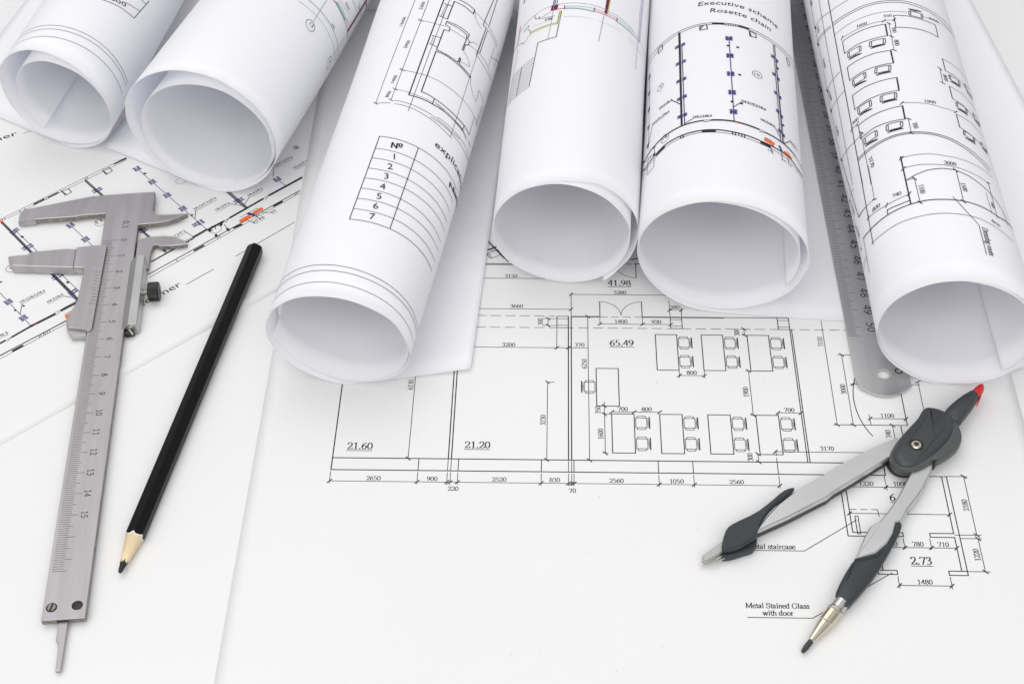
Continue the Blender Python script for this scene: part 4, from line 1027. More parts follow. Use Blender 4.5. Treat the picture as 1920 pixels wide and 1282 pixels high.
pl.th((4970, 415), (8700, 415)); pl.tick(4970, 415); pl.t('3170', (6560, 560)); pl.th((4985, 415), (4985, -60), dash=(2, 1))
pl.th((6995, 6100), (6990, 1530)); pl.t('7110', (6870, 5130), 90); pl.tick(6990, 1532, 135); pl.dim((7485, 4547), (7485, 1532), '3000', (7360, 3040)); pl.th((7350, 4547), (7800, 4547)); pl.th((7600, 3260), (9800, 3260)); pl.tick(7690, 3260)
pl.L(*[(9149-1520*math.sin(R(a))-0, 2560+ (2200*math.cos(R(a)))) for a in range(30, 133, 6)], w=.34)
pl.L((6873, 1536), (9149, 1536), w=.3); pl.L((9149, 1536), (9149, 3300), w=.36); pl.dim((8040, 1808), (9149, 1808), '1100', (8585, 1925)); pl.th((8020, 1980), (8033, 1540))
pl.t('740', (8520, 1180), 90); pl.th((8690, 1536), (8690, 800)); pl.tick(8690, 1536, 135); pl.L((8945, 1500), (8945, -400), w=.36); pl.th((9760, 3383), (9757, 1900)); pl.tick(9760, 3383, 30)
# the small rooms at the lower right
pl.L((6790, -1000), (6790, -2768), (8395, -2768), (8395, -2630), (6942, -2630), (6942, -945), w=.36)
pl.th((6900, -930), (9300, -930)); pl.tick(6930, -930); pl.tick(8147, -930); pl.t('1220', (7570, -810)); pl.t('1000', (8590, -810)); pl.th((8147, -480), (8165, -1050))
pl.area('6.68', (8500, -1330)); pl.L((9300, -500), (10010, -500), w=.34); pl.th((10010, -490), (10640, -490)); pl.tick(10536, -490, 135)
pl.L((9866, -505), (9866, -2640), (9170, -2640), (9170, -2782), (9872, -2782), (9872, -3978), w=.36); pl.L((10012, -505), (10030, -4130), (9498, -4130), (9498, -3982), (10022, -3982), w=.36)
pl.dim((10528, -490), (10528, -2690), '2180', (10395, -1580)); pl.dim((10540, -2815), (10540, -3990), '1220', (10405, -3400)); pl.th((9890, -2690), (10650, -2690)); pl.th((10040, -2815), (10650, -2815)); pl.th((10050, -3990), (10680, -3990))
pl.th((7900, -3165), (9868, -3165)); pl.tick(8375, -3165); pl.tick(9143, -3165); pl.tick(9868, -3165); pl.t('780', (8770, -3045)); pl.t('710', (9500, -3045)); pl.t('380', (8020, -3045)); pl.th((8375, -2830), (8375, -3220)); pl.th((9143, -2830), (9143, -3220))
pl.area('2.73', (8770, -3640)); pl.L((7489, -3600), (7489, -4120), (8028, -4120), (8028, -3980), (7489, -3980), w=.36); pl.L((7636, -3300), (7636, -3980), w=.36)
pl.dim((8026, -4500), (9505, -4500), '1480', (8760, -4380)); pl.th((8026, -4190), (8026, -4600)); pl.th((9505, -4190), (9505, -4600))
pl.th((6946, -1785), (7770, -1785), dash=(2.6, 1.4)); pl.th((7775, -1785), (7790, -2045)); pl.th((6935, -1932), (9868, -1945)); pl.tick(6935, -1932); pl.tick(9868, -1945)
pl.L((7076, -2036), (7168, -2036), (7168, -2683), (7076, -2683), (7076, -2036), w=.32); pl.th((7105, -2180), (5465, -3330), (3790, -3330)); pl.th((7880, -4068), (5450, -5650), (3640, -5650))
def words(txt, a, b, v): pl.text(txt, Vector((a, v))*KP, Vector((b, v))*KP, 165*KP, 'r')
words('Metal staircase', 3812, 5220, -3270); words('Metal Stained Glass', 3612, 5400, -5330); words('with door', 4065, 4930, -5575)
for i in range(22):      # specks of dust and stray toner
    u, v_ = random.uniform(-8000, 10000), random.uniform(-9000, 5000); pl.L((u, v_), (u+random.uniform(8, 30), v_+random.uniform(-14, 14)), w=random.uniform(.1, .2), c=random.choice('gl'))
po = pl.build('printed_drawing', main)

# ------------------------------------------------------------------ rolled drawings
RP = {1: (-.2031, .12734, .18565, .02682, .09406, 1.07426, -.00229, .11357), 2: (-.13323, .0961, .28582, .03399, -.07026, .98732, -.01011, .0495),
      3: (-.06646, -.02443, .17261, .02835, .02047, .91659, .01316, .0749), 4: (.02216, .03072, .09323, .02928, .01946, 1.01459, .00947, .10933),
      5: (.08417, .01447, .09993, .03359, .07816, .90434, -.00449, .04083), 6: (.16983, -.02827, .02165, .02976, .16217, .94272, .00714, .00639)}
def roll_frame(k, phi, t, q=1.0, psi=0.0, off=0.0):
    """point on roll k: phi from the top (right positive), t along the axis; q < 1 is an inner turn that leans against the outer one at psi"""
    x0, y0, al, r, tau, e, dr, pt = RP[k]; tt = min(max(t, -.05), .2); rr = r+dr*tt
    wob = .00022*math.sin(2*phi+32*t+k)+.00014*math.sin(3*phi-25*t+2*k)+.00008*math.sin(5*phi+47*t+3*k)
    a = rr*q+off+wob; u = a*math.sin(phi)+(1-q)*rr*math.sin(psi); z = a*math.cos(phi)*e+(1-q)*rr*e*math.cos(psi)
    zc = .0006+e*rr
    return Vector((x0+math.sin(al)*t+math.cos(al)*u, y0+math.cos(al)*t-math.sin(al)*u, max(zc+z, .0003)))
def front(k, phi, q=1.0):
    x0, y0, al, r, tau, e, dr, pt = RP[k]
    return -(r*q*math.sin(phi)*math.sin(tau)+pt*r*e*q*math.cos(phi))/math.cos(tau)
def lerp_st(st, x):
    for a, b in zip(st[:-1], st[1:]):
        lo, hi = min(a[0], b[0]), max(a[0], b[0])
        if lo <= x <= hi:
            f = (x-a[0])/(b[0]-a[0]); f = f*f*(3-2*f); return [p+(q-p)*f for p, q in zip(a[1:], b[1:])]
    return st[-1][1:]
def make_roll(k, length, stations, psi, label, tail=None, m=PAPER, nt=26):
    """stations: (phi in degrees, q, recess in mm) along the spiral, outer end first; tail: (front corner mm, back corner mm, lift mm)"""
    o = bpy.data.objects.new('x', None); bpy.data.objects.remove(o)
    a0, a1 = stations[0][0], stations[-1][0]; n = int(abs(a1-a0)/3); v = []; f = []
    for i in range(n+1):
        ph = a0+(a1-a0)*i/n; q, rec, lean = lerp_st([st if len(st) == 4 else st+(psi,) for st in stations], ph); q2 = q-(.0003/RP[k][3] if q < .9999 else 0)
        tf = front(k, R(ph))+rec*MM+.00018*math.sin(R(ph)*3.3+k)+.00009*math.sin(R(ph)*9+2*k)
        for j in range(nt+1): v.append(roll_frame(k, R(ph), tf+(length-tf)*j/nt, q2, R(lean)))
    for i in range(n):
        for j in range(nt):
            p = i*(nt+1)+j; f.append((p, p+1, p+nt+2, p+nt+1))
    if tail:
        F, B, lift = tail; m_ = 16; base = len(v); zt = .00042
        for i in range(1, m_+1):
            s = i/m_
            for j in range(nt+1):
                c = v[j]; g = j/nt; e = Vector(F)*(1-g)+Vector(B)*g; x = c.x+(e.x*MM-c.x)*s; y = c.y+(e.y*MM-c.y)*s
                z = c.z+(zt-c.z)*min(1, s*3)+lift*MM*s**2.2*(1-.55*g)+.0002*math.sin(3.1*s+6*g)*s*(lift > 0)
                v.append(Vector((x, y, z)))
        for i in range(m_):
            for j in range(nt):
                p0 = j if i == 0 else base+(i-1)*(nt+1)+j; p1 = base+i*(nt+1)+j; f.append((p0+1, p0, p1, p1+1))
    r = link('rolled_drawing', v, f, m, smooth=True)
    so = r.modifiers.new('thickness', 'SOLIDIFY'); so.thickness = .00016; so.offset = 0
    tag(r, label, 'paper roll', 'rolled drawings in a row across the table')
    a = RP[k][3]*1000; cmds = PRINTS['roll%d' % k]; groups = [('printed_border', cmds[:3]), ('printed_title_block' if k == 1 else 'printed_drawing', cmds[3:])] if k in (1, 3) else [('printed_drawing', cmds)]
    for nm, cs in groups:
        pr = Print(lambda s, t, l: roll_frame(k, s/a, t*MM, off=.00024+l), step=1.4, wscale=1.2); pr.run(cs); pr.build(nm, r)
    return r
make_roll(1, .27, [(180, 1, 0), (0, 1, 0), (-60, 1, 0), (-130, .97, 0), (-200, .88, 0), (-500, .86, 0)], 105,
          'rolled drawing at the far left with a corner of a ruled title block', ((-266, 169), (-205, 440), 1.2), PAPER_COOL)
make_roll(2, .19, [(180, 1, 0), (0, 1, 0), (-70, 1, 0), (-130, .96, 1), (-200, .885, 3), (-330, .88, 3), (-450, .87, 2), (-640, .86, 3)], 165,
          'rolled drawing with the circled 13 and a wide gap between its two layers', ((-187.3, 130.2), (-133, 314), .6), PAPER_COOL)
make_roll(3, .28, [(180, 1, 0), (450, 1, 0), (540, .985, 1), (575, .98, 3), (605, .975, 10), (632, .97, 13), (665, .975, 5), (720, .98, 1.5), (800, .975, 0.5), (980, .97, 2)], 0,
          'rolled drawing with the numbered table and the word explication', ((-16.6, -16.2), (7.2, 232), 1.6))
make_roll(4, .236, [(147, 1.0, -2.2), (125, 1, 1.0), (80, 1, 4.5), (30, 1, 4.0), (0, 1, 1.5), (-30, 1, 0), (-130, 1, 0), (-195, .997, -.6), (-270, .945, 0), (-360, .93, 0), (-450, .93, 0, -80), (-571, .93, 0, -185)], -42,
          'rolled drawing with small stair steps and a maroon bar, edge flaring at its right')
make_roll(5, .27, [(180, 1, -1.4), (250, 1, 0), (450, 1, 0), (540, .985, 0), (630, .965, 0), (720, .955, 0), (838, .95, .6)], -55,
          'rolled drawing titled Executive scheme Rosette chain with two orange marks', ((158, 5.5), (160, 250), 0))
make_roll(6, .30, [(180, 1, 0), (450, 1, 0), (540, .985, 0), (630, .975, 1.8), (680, .97, 1.8), (735, .965, 0), (790, .955, 0), (853, .94, 0)], -40,
          'rolled drawing at the far right with rows of desks and the note Dressing room', ((256, -6), (231, 300), 2.5), PAPER)

# ------------------------------------------------------------------ steel ruler
ra = R(-1.45); rul = thing('steel_ruler', 'long steel ruler with a round hole half hidden under the rightmost roll', 'ruler', (.13575, .0035, 0), ra)
RW = 20.6; out = []
for i in range(13):                       # rounded end, local y runs away from the viewer
    t = i/12; x = RW*t; out.append((x+.6, -32.6-5.0*(1-(2*t-1)**2)))
ring_out = [(0, 430)] + [(0, -28)] + out + [(RW+.6, 430)]
hole = [(11.4+2.75*math.cos(2*math.pi*i/28), -26.0+2.75*math.sin(2*math.pi*i/28)) for i in range(28)]
bm = bmesh.new(); zz = .0017
def loop(p): vs = [bm.verts.new((x*MM, y*MM, zz)) for x, y in p]; return [bm.edges.new((vs[i], vs[(i+1) % len(vs)])) for i in range(len(vs))]
bmesh.ops.triangle_fill(bm, edges=loop(ring_out)+loop(hole), use_beauty=True)
for fc in bm.faces:
    if fc.normal.z < 0: fc.normal_flip()
g = bmesh.ops.extrude_face_region(bm, geom=bm.faces[:]); bmesh.ops.translate(bm, vec=(0, 0, -.0009), verts=[e for e in g['geom'] if isinstance(e, bmesh.types.BMVert)])
bmesh.ops.recalc_face_normals(bm, faces=bm.faces)
me = bpy.data.meshes.new('blade'); bm.to_mesh(me); bm.free(); me.materials.append(STEEL_RULER); bl = bpy.data.objects.new('blade', me); COL.objects.link(bl); bl.parent = rul
pr = Print(lambda x, y, l: (x*MM, y*MM, .00173+l*.3))
for i in range(-5, 400):
    y = float(i); L = 6.3 if i % 10 == 0 else 5.1 if i % 5 == 0 else 3.6
    pr.line([(.05, y), (L, y)], .17, 'k')
    if i % 10 == 0: pr.line([(RW-.4, y), (RW-4.6, y)], .17, 'k')
for i in range(100, 800):
    pr.line([(RW-.2, i*.5), (RW-(3.4 if i % 2 == 0 else 2.2), i*.5)], .11, 'k')
for c in range(10, 51):
    y = (50-c)*10; t = str(c); pr.text(t, (8.6, y+2.6), (8.6, y-2.7), 3.3, 'm', 'k')
pr.line([(17.5+1.3*math.cos(R(a)), -24.5+1.3*math.sin(R(a))) for a in range(0, 361, 20)], .5, 'k')
pr.build('scale_marks', rul, {k: ENGRAVE for k in INK})

# ------------------------------------------------------------------ vernier caliper; local x to the right, y up the beam, lengths from its 0 mark
cz = R(3.6118); cal = thing('vernier_caliper', 'steel vernier caliper with open jaws lying on the electrical plan', 'caliper', (-.1751165, .0615823, 0), cz)
N_ = lambda pts: [(x, -y) for x, y in pts]
beam = slab('beam', N_([(-38.9, -21.2), (-37.4, -24.0), (-8.0, -30.6), (5.8, -31.0), (19.3, -31.1), (19.5, -25), (19.4, -18.9), (20.1, -16.6), (21.6, -15.5), (25, -15.0), (34.8, -15.0), (30.3, -12.2), (25.3, -10.5), (21, -9.9), (13.8, -9.6), (13.8, 195.6), (-1.3, 195.6), (-1.1, -18.4), (-11.8, -18.0), (-13.8, -17.4), (-31.6, -17.2), (-38.8, -17.6)]),
            [(.15, 1.0), (0, 1.2), (0, 3.4), (.18, 3.6)], [STEEL, STEEL_EDGE], cal)
for p in beam.data.polygons: p.material_index = 0 if abs(p.normal.z) > .5 else 1
slab('jaw_tip', N_([(-39.0, -21.3), (-38.9, -16.2), (-31.4, -16.8), (-31.7, -20.3)]), [(0, .7), (0, 2.9), (.4, 3.66)], STEEL, cal)
pr = Print(lambda x, y, l: (x*MM, y*MM, .00363+l*.3))
for i in range(0, 176):
    L = 6.3 if i % 10 == 0 else 5.0 if i % 5 == 0 else 3.7
    pr.line([(-.1, -i), (L, -i)], .16, 'k')
for c in range(0, 16):
    t = str(c); h = 2.3; wd = 1.55 if c < 10 else 3.3; pr.text(t, (7.4, -c*10+wd/2), (7.4, -c*10-wd/2), h, 'm', 'k')
pr.text('0,1', (7.2, 12.4), (7.2, 7.4), 2.4, 'm', 'k')
for i in range(26):                       # a few scratches along the beam
    x = random.uniform(0, 12); y = random.uniform(-185, 20); pr.line([(x, y), (x+random.uniform(-.6, .6), y+random.uniform(-5, 5))], .035, 'l')
SCM = {k: ENGRAVE for k in INK}; SCM['l'] = STEEL_SIDE; pr.build('scale_marks', cal, SCM)
slp = slab('slider_plate', N_([(-11.1, 3.9), (-4.2, 3.4), (1.6, 3.6), (2.0, 5.2), (1.0, 54.0), (.2, 55.0), (-.9, 55.4), (-2.3, 54.3), (-8.8, 52.6), (-10.4, 48.4), (-6.9, 37.2), (-6.4, 23.2), (-6.2, 19.6), (-7.0, 17.0), (-11.0, 16.3)]),
     [(.1, 2.9), (0, 3.1), (0, 4.25), (.25, 4.5)], STEEL, cal)
slab('slider_block', N_([(-10.6, 4.4), (-4.2, 3.8), (-1.5, 4.0), (-1.5, 56.8), (-7.4, 56.6), (-9.7, 52.6), (-10.4, 48.6), (-6.9, 37.2), (-6.4, 23), (-6.2, 19.6), (-7.2, 17.4), (-11.0, 16.6)]), [(.2, .5), (0, .9), (0, 2.88), (.05, 2.95)], STEEL_SIDE, cal)
slab('sliding_jaw', N_([(-39.6, 7.4), (-38.8, 6.9), (-31.7, 6.6), (-29.8, 4.9), (-15.2, 4.3), (-11.15, 4.9), (-11.15, 16.4), (-36.9, 12.9)]), [(-.5, .5), (-.4, 1.2), (0, 4.1), (.25, 4.35)], STEEL, cal)
pr = Print(lambda x, y, l: (x*MM, y*MM, .00452+l*.3))
for i in range(11):
    y = -20.0-1.9*i-.6; L = 3.5 if i % 5 == 0 else 2.4; pr.line([(1.25-.0*i, y-.35), (1.25-L, y+.35)], .16, 'k')
pr.line([(1.97, -5.4), (1.03, -53.8)], .22, 'k'); pr.build('vernier_marks', cal, SCM)
# right rail of the slider with its chamfer, the inside jaw, spring and lock screw
p0, p1 = (-14.0, -55.0); rail = []
prof = [(12.7, 3.7), (15.7, 5.9), (18.9, 5.7), (19.3, 5.3), (19.7, .7), (15.0, .7), (15.0, 3.0), (12.9, 3.5)]
v = []; f = []
for y, dy in ((-14.2, 1.2), (-54.6, 0)):
    for x, z in prof: v.append((x*MM, (y+(dy*(1 if 15 < x < 19 else 0)))*MM, z*MM))
n = len(prof)
for i in range(n): f.append((i, (i+1) % n, n+(i+1) % n, n+i))
f += [tuple(range(n)), tuple(reversed(range(n, 2*n)))]
bevel(auto(link('slider_rail', v, f, STEEL_SIDE, cal)), .0002)
ij = slab('inside_jaw', N_([(14.3, .2), (16.5, -1.3), (20.0, -2.0), (25.8, -1.9), (30.4, -.8), (33.8, 1.5), (36.0, 4.1), (32.1, 4.7), (23.9, 4.6), (23.0, 3.6), (21.9, 3.6), (21.3, 4.4), (20.6, 8.1), (20.3, 18), (18.6, 18), (14.3, 18)]), [(.1, .7), (0, .9), (0, 2.7), (.2, 2.9)], [STEEL, STEEL_EDGE], cal)
for p in ij.data.polygons: p.material_index = 0 if abs(p.normal.z) > .5 else 1
slab('leaf_spring', N_([(13.9, 52), (15.6, 52), (18.0, 56.4), (15.2, 56.9), (14.0, 56.6)]), [(0, .7), (0, 2.5), (.3, 2.8)], BLACK_METAL, cal)
slab('leaf_spring', N_([(15.4, 54.9), (16.1, 54.9), (17.5, 56.9), (16.9, 57.1)]), [(0, 2.0), (0, 3.1)], NICKEL_COOL, cal)
lock = lathe('lock_screw', (22.0, -34.6, 4.4), (30, -34.6, 4.4), [(0, 3.0), (.25, 3.9), (.5, 4.05), (4.3, 4.05), (4.7, 3.75), (4.75, 3.5), (4.72, 1.4), (4.6, 1.2)], BLACK_METAL, cal, n=64, ridges=1, rd=.055, ang=12)
lathe('screw_shaft', (19.0, -34.6, 4.2), (25, -34.6, 4.2), [(0, 1.5), (.9, 1.5), (1.0, 1.15), (3.2, 1.15)], STEEL_EDGE, lock)
for x, y, a in ((1.7, -190.4, 78), (10.5, -190.2, 35)):
    sc = lathe('screw', (x, y, 3.3), (x, y, 4), [(0, 1.95), (.36, 1.95), (.47, 1.75), (.48, .4)], BLACK_METAL, cal, n=32)
    d = Vector((math.cos(R(a)), math.sin(R(a)))); nn = Vector((-d.y, d.x)); c = Vector((x, y))
    for s_ in (-1, 1): slab('screw_half', [c+nn*s_*.32+d*1.55, c+nn*s_*.32-d*1.55, c+nn*s_*1.1-d*1.15, c+nn*s_*1.45, c+nn*s_*1.1+d*1.15], [(0, 3.77), (.05, 3.9)], STEEL_EDGE if a > 50 else BLACK_METAL, sc, ang=60)
slab('depth_rod', N_([(4.4, 150), (7.6, 150), (7.65, 199), (7.5, 215.4), (5.7, 215.4), (5.5, 204.8), (4.35, 203.1)]), [(.1, .62), (0, .8), (0, 1.9), (.15, 2.05)], STEEL, cal)
slab('rod_slot', N_([(3.9, 195.2), (7.9, 195.2), (7.9, 195.75), (3.9, 195.75)]), [(0, 1.9), (0, 2.9)], BLACK_PLASTIC, cal)

# ------------------------------------------------------------------ pencil
pa, pb = Vector((-108.94, 55.46, 3.75)), Vector((-140.61, -113.66, 2.3)); ax_ = (pb-pa); PL = ax_.length; ax_.normalize()
pen = thing('pencil', 'black hexagonal pencil with a sharpened wooden tip', 'pencil', (0, 0, 0))
pu = Vector((0, 0, 1)); pu = (pu-ax_*pu.dot(ax_)).normalized(); pv = ax_.cross(pu)
HEX = 3.25; n = 72
def hexr(t):                               # hexagon with softened corners, a flat side down
    k = (t % (math.pi/3))-math.pi/6; return min(HEX/math.cos(k), HEX*1.105)
tip0 = 155.6; slope = 4.0/22.0
def pv_(s, r, t): return (pa+ax_*s+(pu*math.cos(t)+pv*math.sin(t))*r)*MM
v = []; f = []
RINGS = [(0.0, .62), (.3, .82), (.9, .955), (1.9, 1.0)]
for s_, k in RINGS: v += [pv_(s_, hexr(2*math.pi*i/n)*k, 2*math.pi*i/n) for i in range(n)]
sc_ = []
for i in range(n):
    t = 2*math.pi*i/n; r_ = hexr(t); s_ = tip0+(HEX*1.06-r_)*2.6+.16*math.sin(5*t+1)+.14*math.sin(13*t); sc_.append((s_, r_, t)); v.append(pv_(s_, r_, t))
for l in range(len(RINGS)):
    for i in range(n):
        j = (i+1) % n; f.append((l*n+i, l*n+j, (l+1)*n+j, (l+1)*n+i))
f.append(tuple(reversed(range(n)))); auto(link('barrel', v, f, LACQUER, pen), 25)
v = []; f = []; lead_s = 167.0; lead_r = 1.28
for s_, r_, t in sc_: v.append(pv_(s_, r_*.995, t))
for s_, r_, t in sc_: v.append(pv_(s_+.35, r_*.94, t))
for i in range(n):
    t = 2*math.pi*i/n; v.append(pv_(lead_s+.5*math.sin(5*t)+.4*math.sin(11*t+2), lead_r*1.06, t))
for l in range(2):
    for i in range(n):
        j = (i+1) % n; f.append((l*n+i, l*n+j, (l+1)*n+j, (l+1)*n+i))
wd = link('wood_cone', v, f, [WOOD, TABLE], pen); auto(wd, 40)
for i, p in enumerate(wd.data.polygons): p.material_index = 1 if i < n else 0
lathe('lead', pa+ax_*(lead_s-1.2), pb, [(0, lead_r), (1.0, lead_r*1.02), (4.6, .82), (5.4, .62), (5.7, .3)], LEAD_BLACK, pen, n=24)

# ------------------------------------------------------------------ pair of compasses
cp = thing('compass', 'pair of drawing compasses with silver legs, grey head and red tipped handle', 'compass', (0, 0, 0))
HEAD = [(156.2, -46.8), (159.3, -46.8), (162, -47.7), (163.9, -48.8), (166.9, -51.4), (168.2, -55.4), (168.6, -59.3), (168, -62.3), (166.6, -65.1), (164.5, -67.5), (160.7, -70.4), (157.2, -72.5), (155.2, -72.4), (152.5, -74.3), (149.4, -76), (146, -77), (142.8, -76.8), (140.6, -75.1), (139.3, -72), (139.4, -69.6), (140.7, -66.6), (143.7, -62.1), (148.4, -56.9), (153.1, -52)]
slab('head_shell', rounded(HEAD, 2), [(.6, 3.6), (.1, 4.4), (0, 6.6), (.35, 7.8), (1.0, 8.5)], GREY_PLASTIC_LIT, cp, ang=60)
FRONT = [(156.2, -46.8), (159.3, -46.9), (162, -47.8), (164.6, -49.6), (166.6, -52.2), (166.4, -56.5), (164.5, -61.0), (161.5, -65.2), (157.5, -69.2), (153.2, -72.6), (149.4, -75.4), (146, -76.6), (142.9, -76.4), (140.9, -74.8), (139.8, -72), (139.9, -69.6), (141.1, -66.6), (144, -62.1), (148.6, -56.9), (153.2, -52)]
fr = slab('head_cover', rounded(FRONT, 2), [(.2, 7.2), (.2, 8.0), (.7, 9.1), (1.7, 9.9), (3.2, 10.4)], GREY_PLASTIC, cp, ang=50)
def tube_line(name, pts, r, m, parent, flat=.5):
    v = []; f = []; k = 8
    for i, p in enumerate(pts):
        p = Vector(p); d = (Vector(pts[min(i+1, len(pts)-1)])-Vector(pts[max(i-1, 0)])).normalized(); s = Vector((-d.y, d.x, 0)).normalized(); u = d.cross(s)
        tp = r*(.35 if i in (0, len(pts)-1) else 1)
        for j in range(k): a = 2*math.pi*j/k; v.append((p+s*tp*math.cos(a)+u*tp*flat*math.sin(a))*MM)
    for i in range(len(pts)-1):
        for j in range(k): f.append((i*k+j, i*k+(j+1) % k, (i+1)*k+(j+1) % k, (i+1)*k+j))
    f += [tuple(reversed(range(k))), tuple(range((len(pts)-1)*k, len(pts)*k))]
    return auto(link(name, v, f, m, parent), 80)
tube_line('crease', [(159.4, -48.6, 9.4), (156.6, -52.5, 10.35), (152.5, -58, 10.42), (148.5, -63.2, 10.42), (144.6, -68.0, 10.3), (141.8, -71.6, 9.4)], .3, RUBBER, fr, .35)
tube_line('crease', [(165.2, -54.0, 9.3), (162, -58.5, 10.3), (157.6, -63.6, 10.42), (152.6, -69.2, 10.4), (149, -72.9, 10.1), (146.6, -75.4, 9.3)], .3, RUBBER, fr, .35)
sc = lathe('pivot_screw', (149.3, -67.2, 10.0), (149.3, -67.2, 14), [(0, 2.75), (.5, 2.75), (.62, 2.55), (.62, 2.2), (.35, 2.1)], BLACK_PLASTIC, cp, n=40)
lathe('screw_head', (149.3, -67.2, 10.0), (149.3, -67.2, 14), [(0, 1.95), (.75, 1.95), (1.0, 1.7), (1.02, 1.05), (.7, .9), (.45, .9)], NICKEL, sc, n=40)
lathe('socket', (149.3, -67.2, 10.6), (149.3, -67.2, 14), [(0, .8), (.16, .8), (.17, .1)], LEAD, sc, n=6)
lathe('pivot_disc', (145.2, -69.2, .4), (145.2, -69.2, 9), [(0, 5.2), (.3, 5.6), (2.6, 5.6), (2.9, 5.3), (4.6, 5.2)], BLACK_PLASTIC, cp, n=48)
slab('shell_gap', [(157.0, -68.4), (158.2, -68.2), (157.4, -71.2), (155.6, -73.6), (155.0, -73.0), (156.2, -70.8)], [(0, 3.4), (0, 7.4), (.2, 7.7)], BLACK_PLASTIC, cp)
HND = [(164.3, -47.9), (167.0, -45.0), (170.0, -42.3), (173.4, -39.7), (177.0, -37.5), (179.3, -40.4), (177.7, -43.3), (175.9, -45.8), (173.9, -48.4), (171.2, -51.7), (168.8, -54.5), (165, -53.5), (163, -50.5)]
hb = slab('handle', rounded(HND, 1), [(1.2, 3.4), (.4, 4.4), (0, 6.4), (.2, 7.8), (.7, 8.8), (1.3, 9.2)], GREY_PLASTIC, cp, ang=60)
slab('handle_tip', [(176.2, -38.3), (177.05, -37.5), (178.6, -36.0), (179.7, -35.2), (180.7, -34.8), (181.5, -34.9), (182.0, -35.5), (182.1, -36.3), (181.7, -37.4), (180.7, -38.9), (179.4, -40.5), (178.5, -41.2)], [(.6, 4.4), (.15, 5.2), (0, 6.4), (.15, 7.6), (.5, 8.6), (.9, 9.05)], RED, cp, ang=60)
slab('handle_edge', [(179.3, -40.5), (181.2, -37.6), (179.9, -40.6), (178.2, -43.6), (177.5, -43.9)], [(0, 5.0), (0, 6.6), (.2, 6.9)], RED, cp)
LLEG = [(144.3, -59.2), (133, -64.9), (122.1, -71.3), (112.2, -78), (102.6, -84.3), (95.4, -90.5), (90.1, -96.7), (86.4, -102.2), (98.2, -96.3), (110.6, -89.1), (113.6, -87.5), (114.9, -86.4), (116.2, -85.2), (126.5, -78.3), (139.1, -69.6), (146, -66)]
RLEG = [(147.2, -75.2), (143.6, -81.1), (139.8, -87.4), (136.6, -92.0), (133.9, -95.4), (130.8, -98.9), (127.2, -101.0), (124.5, -105.3), (119.9, -114.2), (119.4, -115.0), (127, -112.8), (131.7, -108.8), (134.7, -104.4), (136.5, -99.4), (138.6, -98.9), (142.1, -93.3), (146.4, -88.2), (149.3, -84.1), (153.4, -77), (156, -71.2), (152, -68)]
for nm, P, dark in (('left', LLEG, RUBBER), ('right', RLEG, SILVER)):
    lg = slab('leg', P, [(.2, 3.8), (0, 4.0), (0, 5.6), (.45, 6.05)], SILVER, cp, ang=40)
    slab('leg_core', ccw(P), [(.5, 1.0), (.12, 1.4), (.12, 3.75)], dark, lg, ang=40)
LCOV = [(102.7, -83.5), (101.3, -83.1), (97.9, -84.6), (92.7, -89.7), (86.7, -94.7), (78.1, -99.1), (75.6, -101.3), (73.8, -105.7), (72.9, -109.6), (73.7, -110.7), (76.8, -110.4), (81, -108.6), (86.2, -104.9), (86.6, -102.4), (88.8, -97.6), (93.4, -91.4), (98.5, -87.5)]
lc = slab('leg_cover', rounded(LCOV, 1), [(.1, 4.4), (0, 5.0), (0, 6.4), (.4, 6.9)], RUBBER, cp, ang=50)
slab('cover_lip', rounded([(87.2, -100.6), (85.8, -108), (80.5, -109.9), (76.2, -111.4), (73.6, -111.6), (72.9, -110.8), (81.2, -106.0)], 1), [(.2, .5), (0, .9), (0, 3.4), (.3, 3.9)], RUBBER, lc, ang=50)
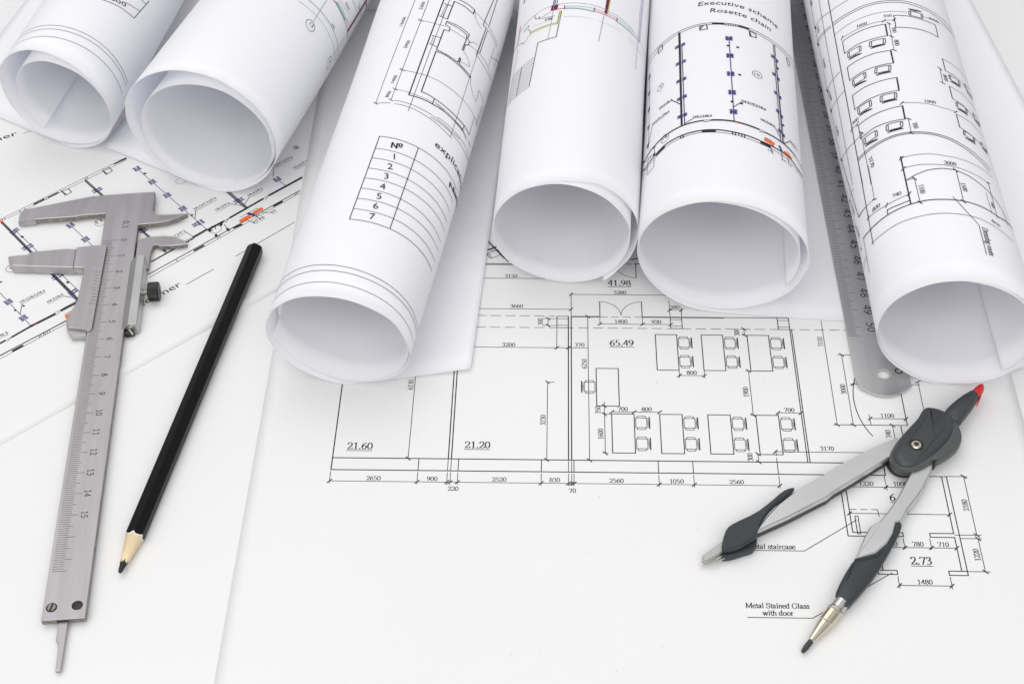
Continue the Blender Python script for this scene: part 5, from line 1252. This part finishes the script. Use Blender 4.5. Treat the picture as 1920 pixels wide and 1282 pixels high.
nh = slab('needle_holder', [(76, -103.2), (73.4, -105.4), (66.2, -111.2), (65.9, -112.9), (67.2, -114.0), (69.5, -112.6), (75.5, -108.6), (79, -106.5)], [(.3, 1.6), (0, 2.0), (0, 3.7), (.4, 4.2)], STEEL_SIDE, cp, ang=40)
for i, (dx, dy) in enumerate(((0, 0), (.75, -.55), (1.5, -1.1))): tube_line('groove_wire', [(68.0+dx, -113.3+dy, 3.3-i*.5), (71.5+dx, -110.9+dy, 3.4-i*.5), (76.5+dx, -108.0+dy, 3.5-i*.5)], .32, NICKEL_COOL, nh, 1)
lathe('needle', (68.5, -111.0, 2.4), (64.9, -114.5, 1.3), [(0, .6), (2.4, .6), (5.0, .1)], NICKEL, cp, n=16)
RG = [(119.7, -114.2), (127.1, -112.4), (131.8, -108.4), (134.8, -104.1), (136.4, -98.9), (137.6, -98.2), (138.7, -98.8), (138.8, -100.8), (135.1, -107.4), (126.6, -120.3), (120.0, -128.2), (113.3, -135.3), (111.2, -133.4), (109.7, -130.5), (114.1, -122.2)]
rg = slab('grip', rounded(RG, 1), [(1.0, 1.0), (.2, 1.8), (0, 3.6), (0, 4.9), (.35, 5.4), (.9, 5.7)], RUBBER, cp, ang=50)
tube_line('crease', [(119.2, -115.6, 5.75), (117.0, -120.2, 5.76), (114.8, -124.9, 5.74)], .3, BLACK_PLASTIC, rg, .4)
tube_line('crease', [(119.4, -115.4, 5.72), (123.5, -115.4, 5.76), (127.4, -114.2, 5.76), (129.5, -112.4, 5.76)], .3, BLACK_PLASTIC, rg, .4)
la, lb = Vector((112.4, -131.8, 3.5)), Vector((95.7, -151.2, 1.5))
col = lathe('collar', la, lb, [(0, 2.7), (3.6, 2.65), (3.7, 2.3), (4.3, 2.3)], NICKEL_COOL, cp, n=36)
lathe('lead_holder', la, lb, [(4.1, 2.6), (4.35, 3.0), (5.3, 3.05), (5.45, 2.85), (10.6, 2.75), (10.8, 2.5), (13.5, 2.15), (19.2, 1.25), (19.4, 1.0)], NICKEL, cp, n=14, ang=20)
lathe('lead', la, lb, [(19.0, .98), (22.6, .98), (24.6, .62), (24.75, .3)], LEAD, cp, n=20)
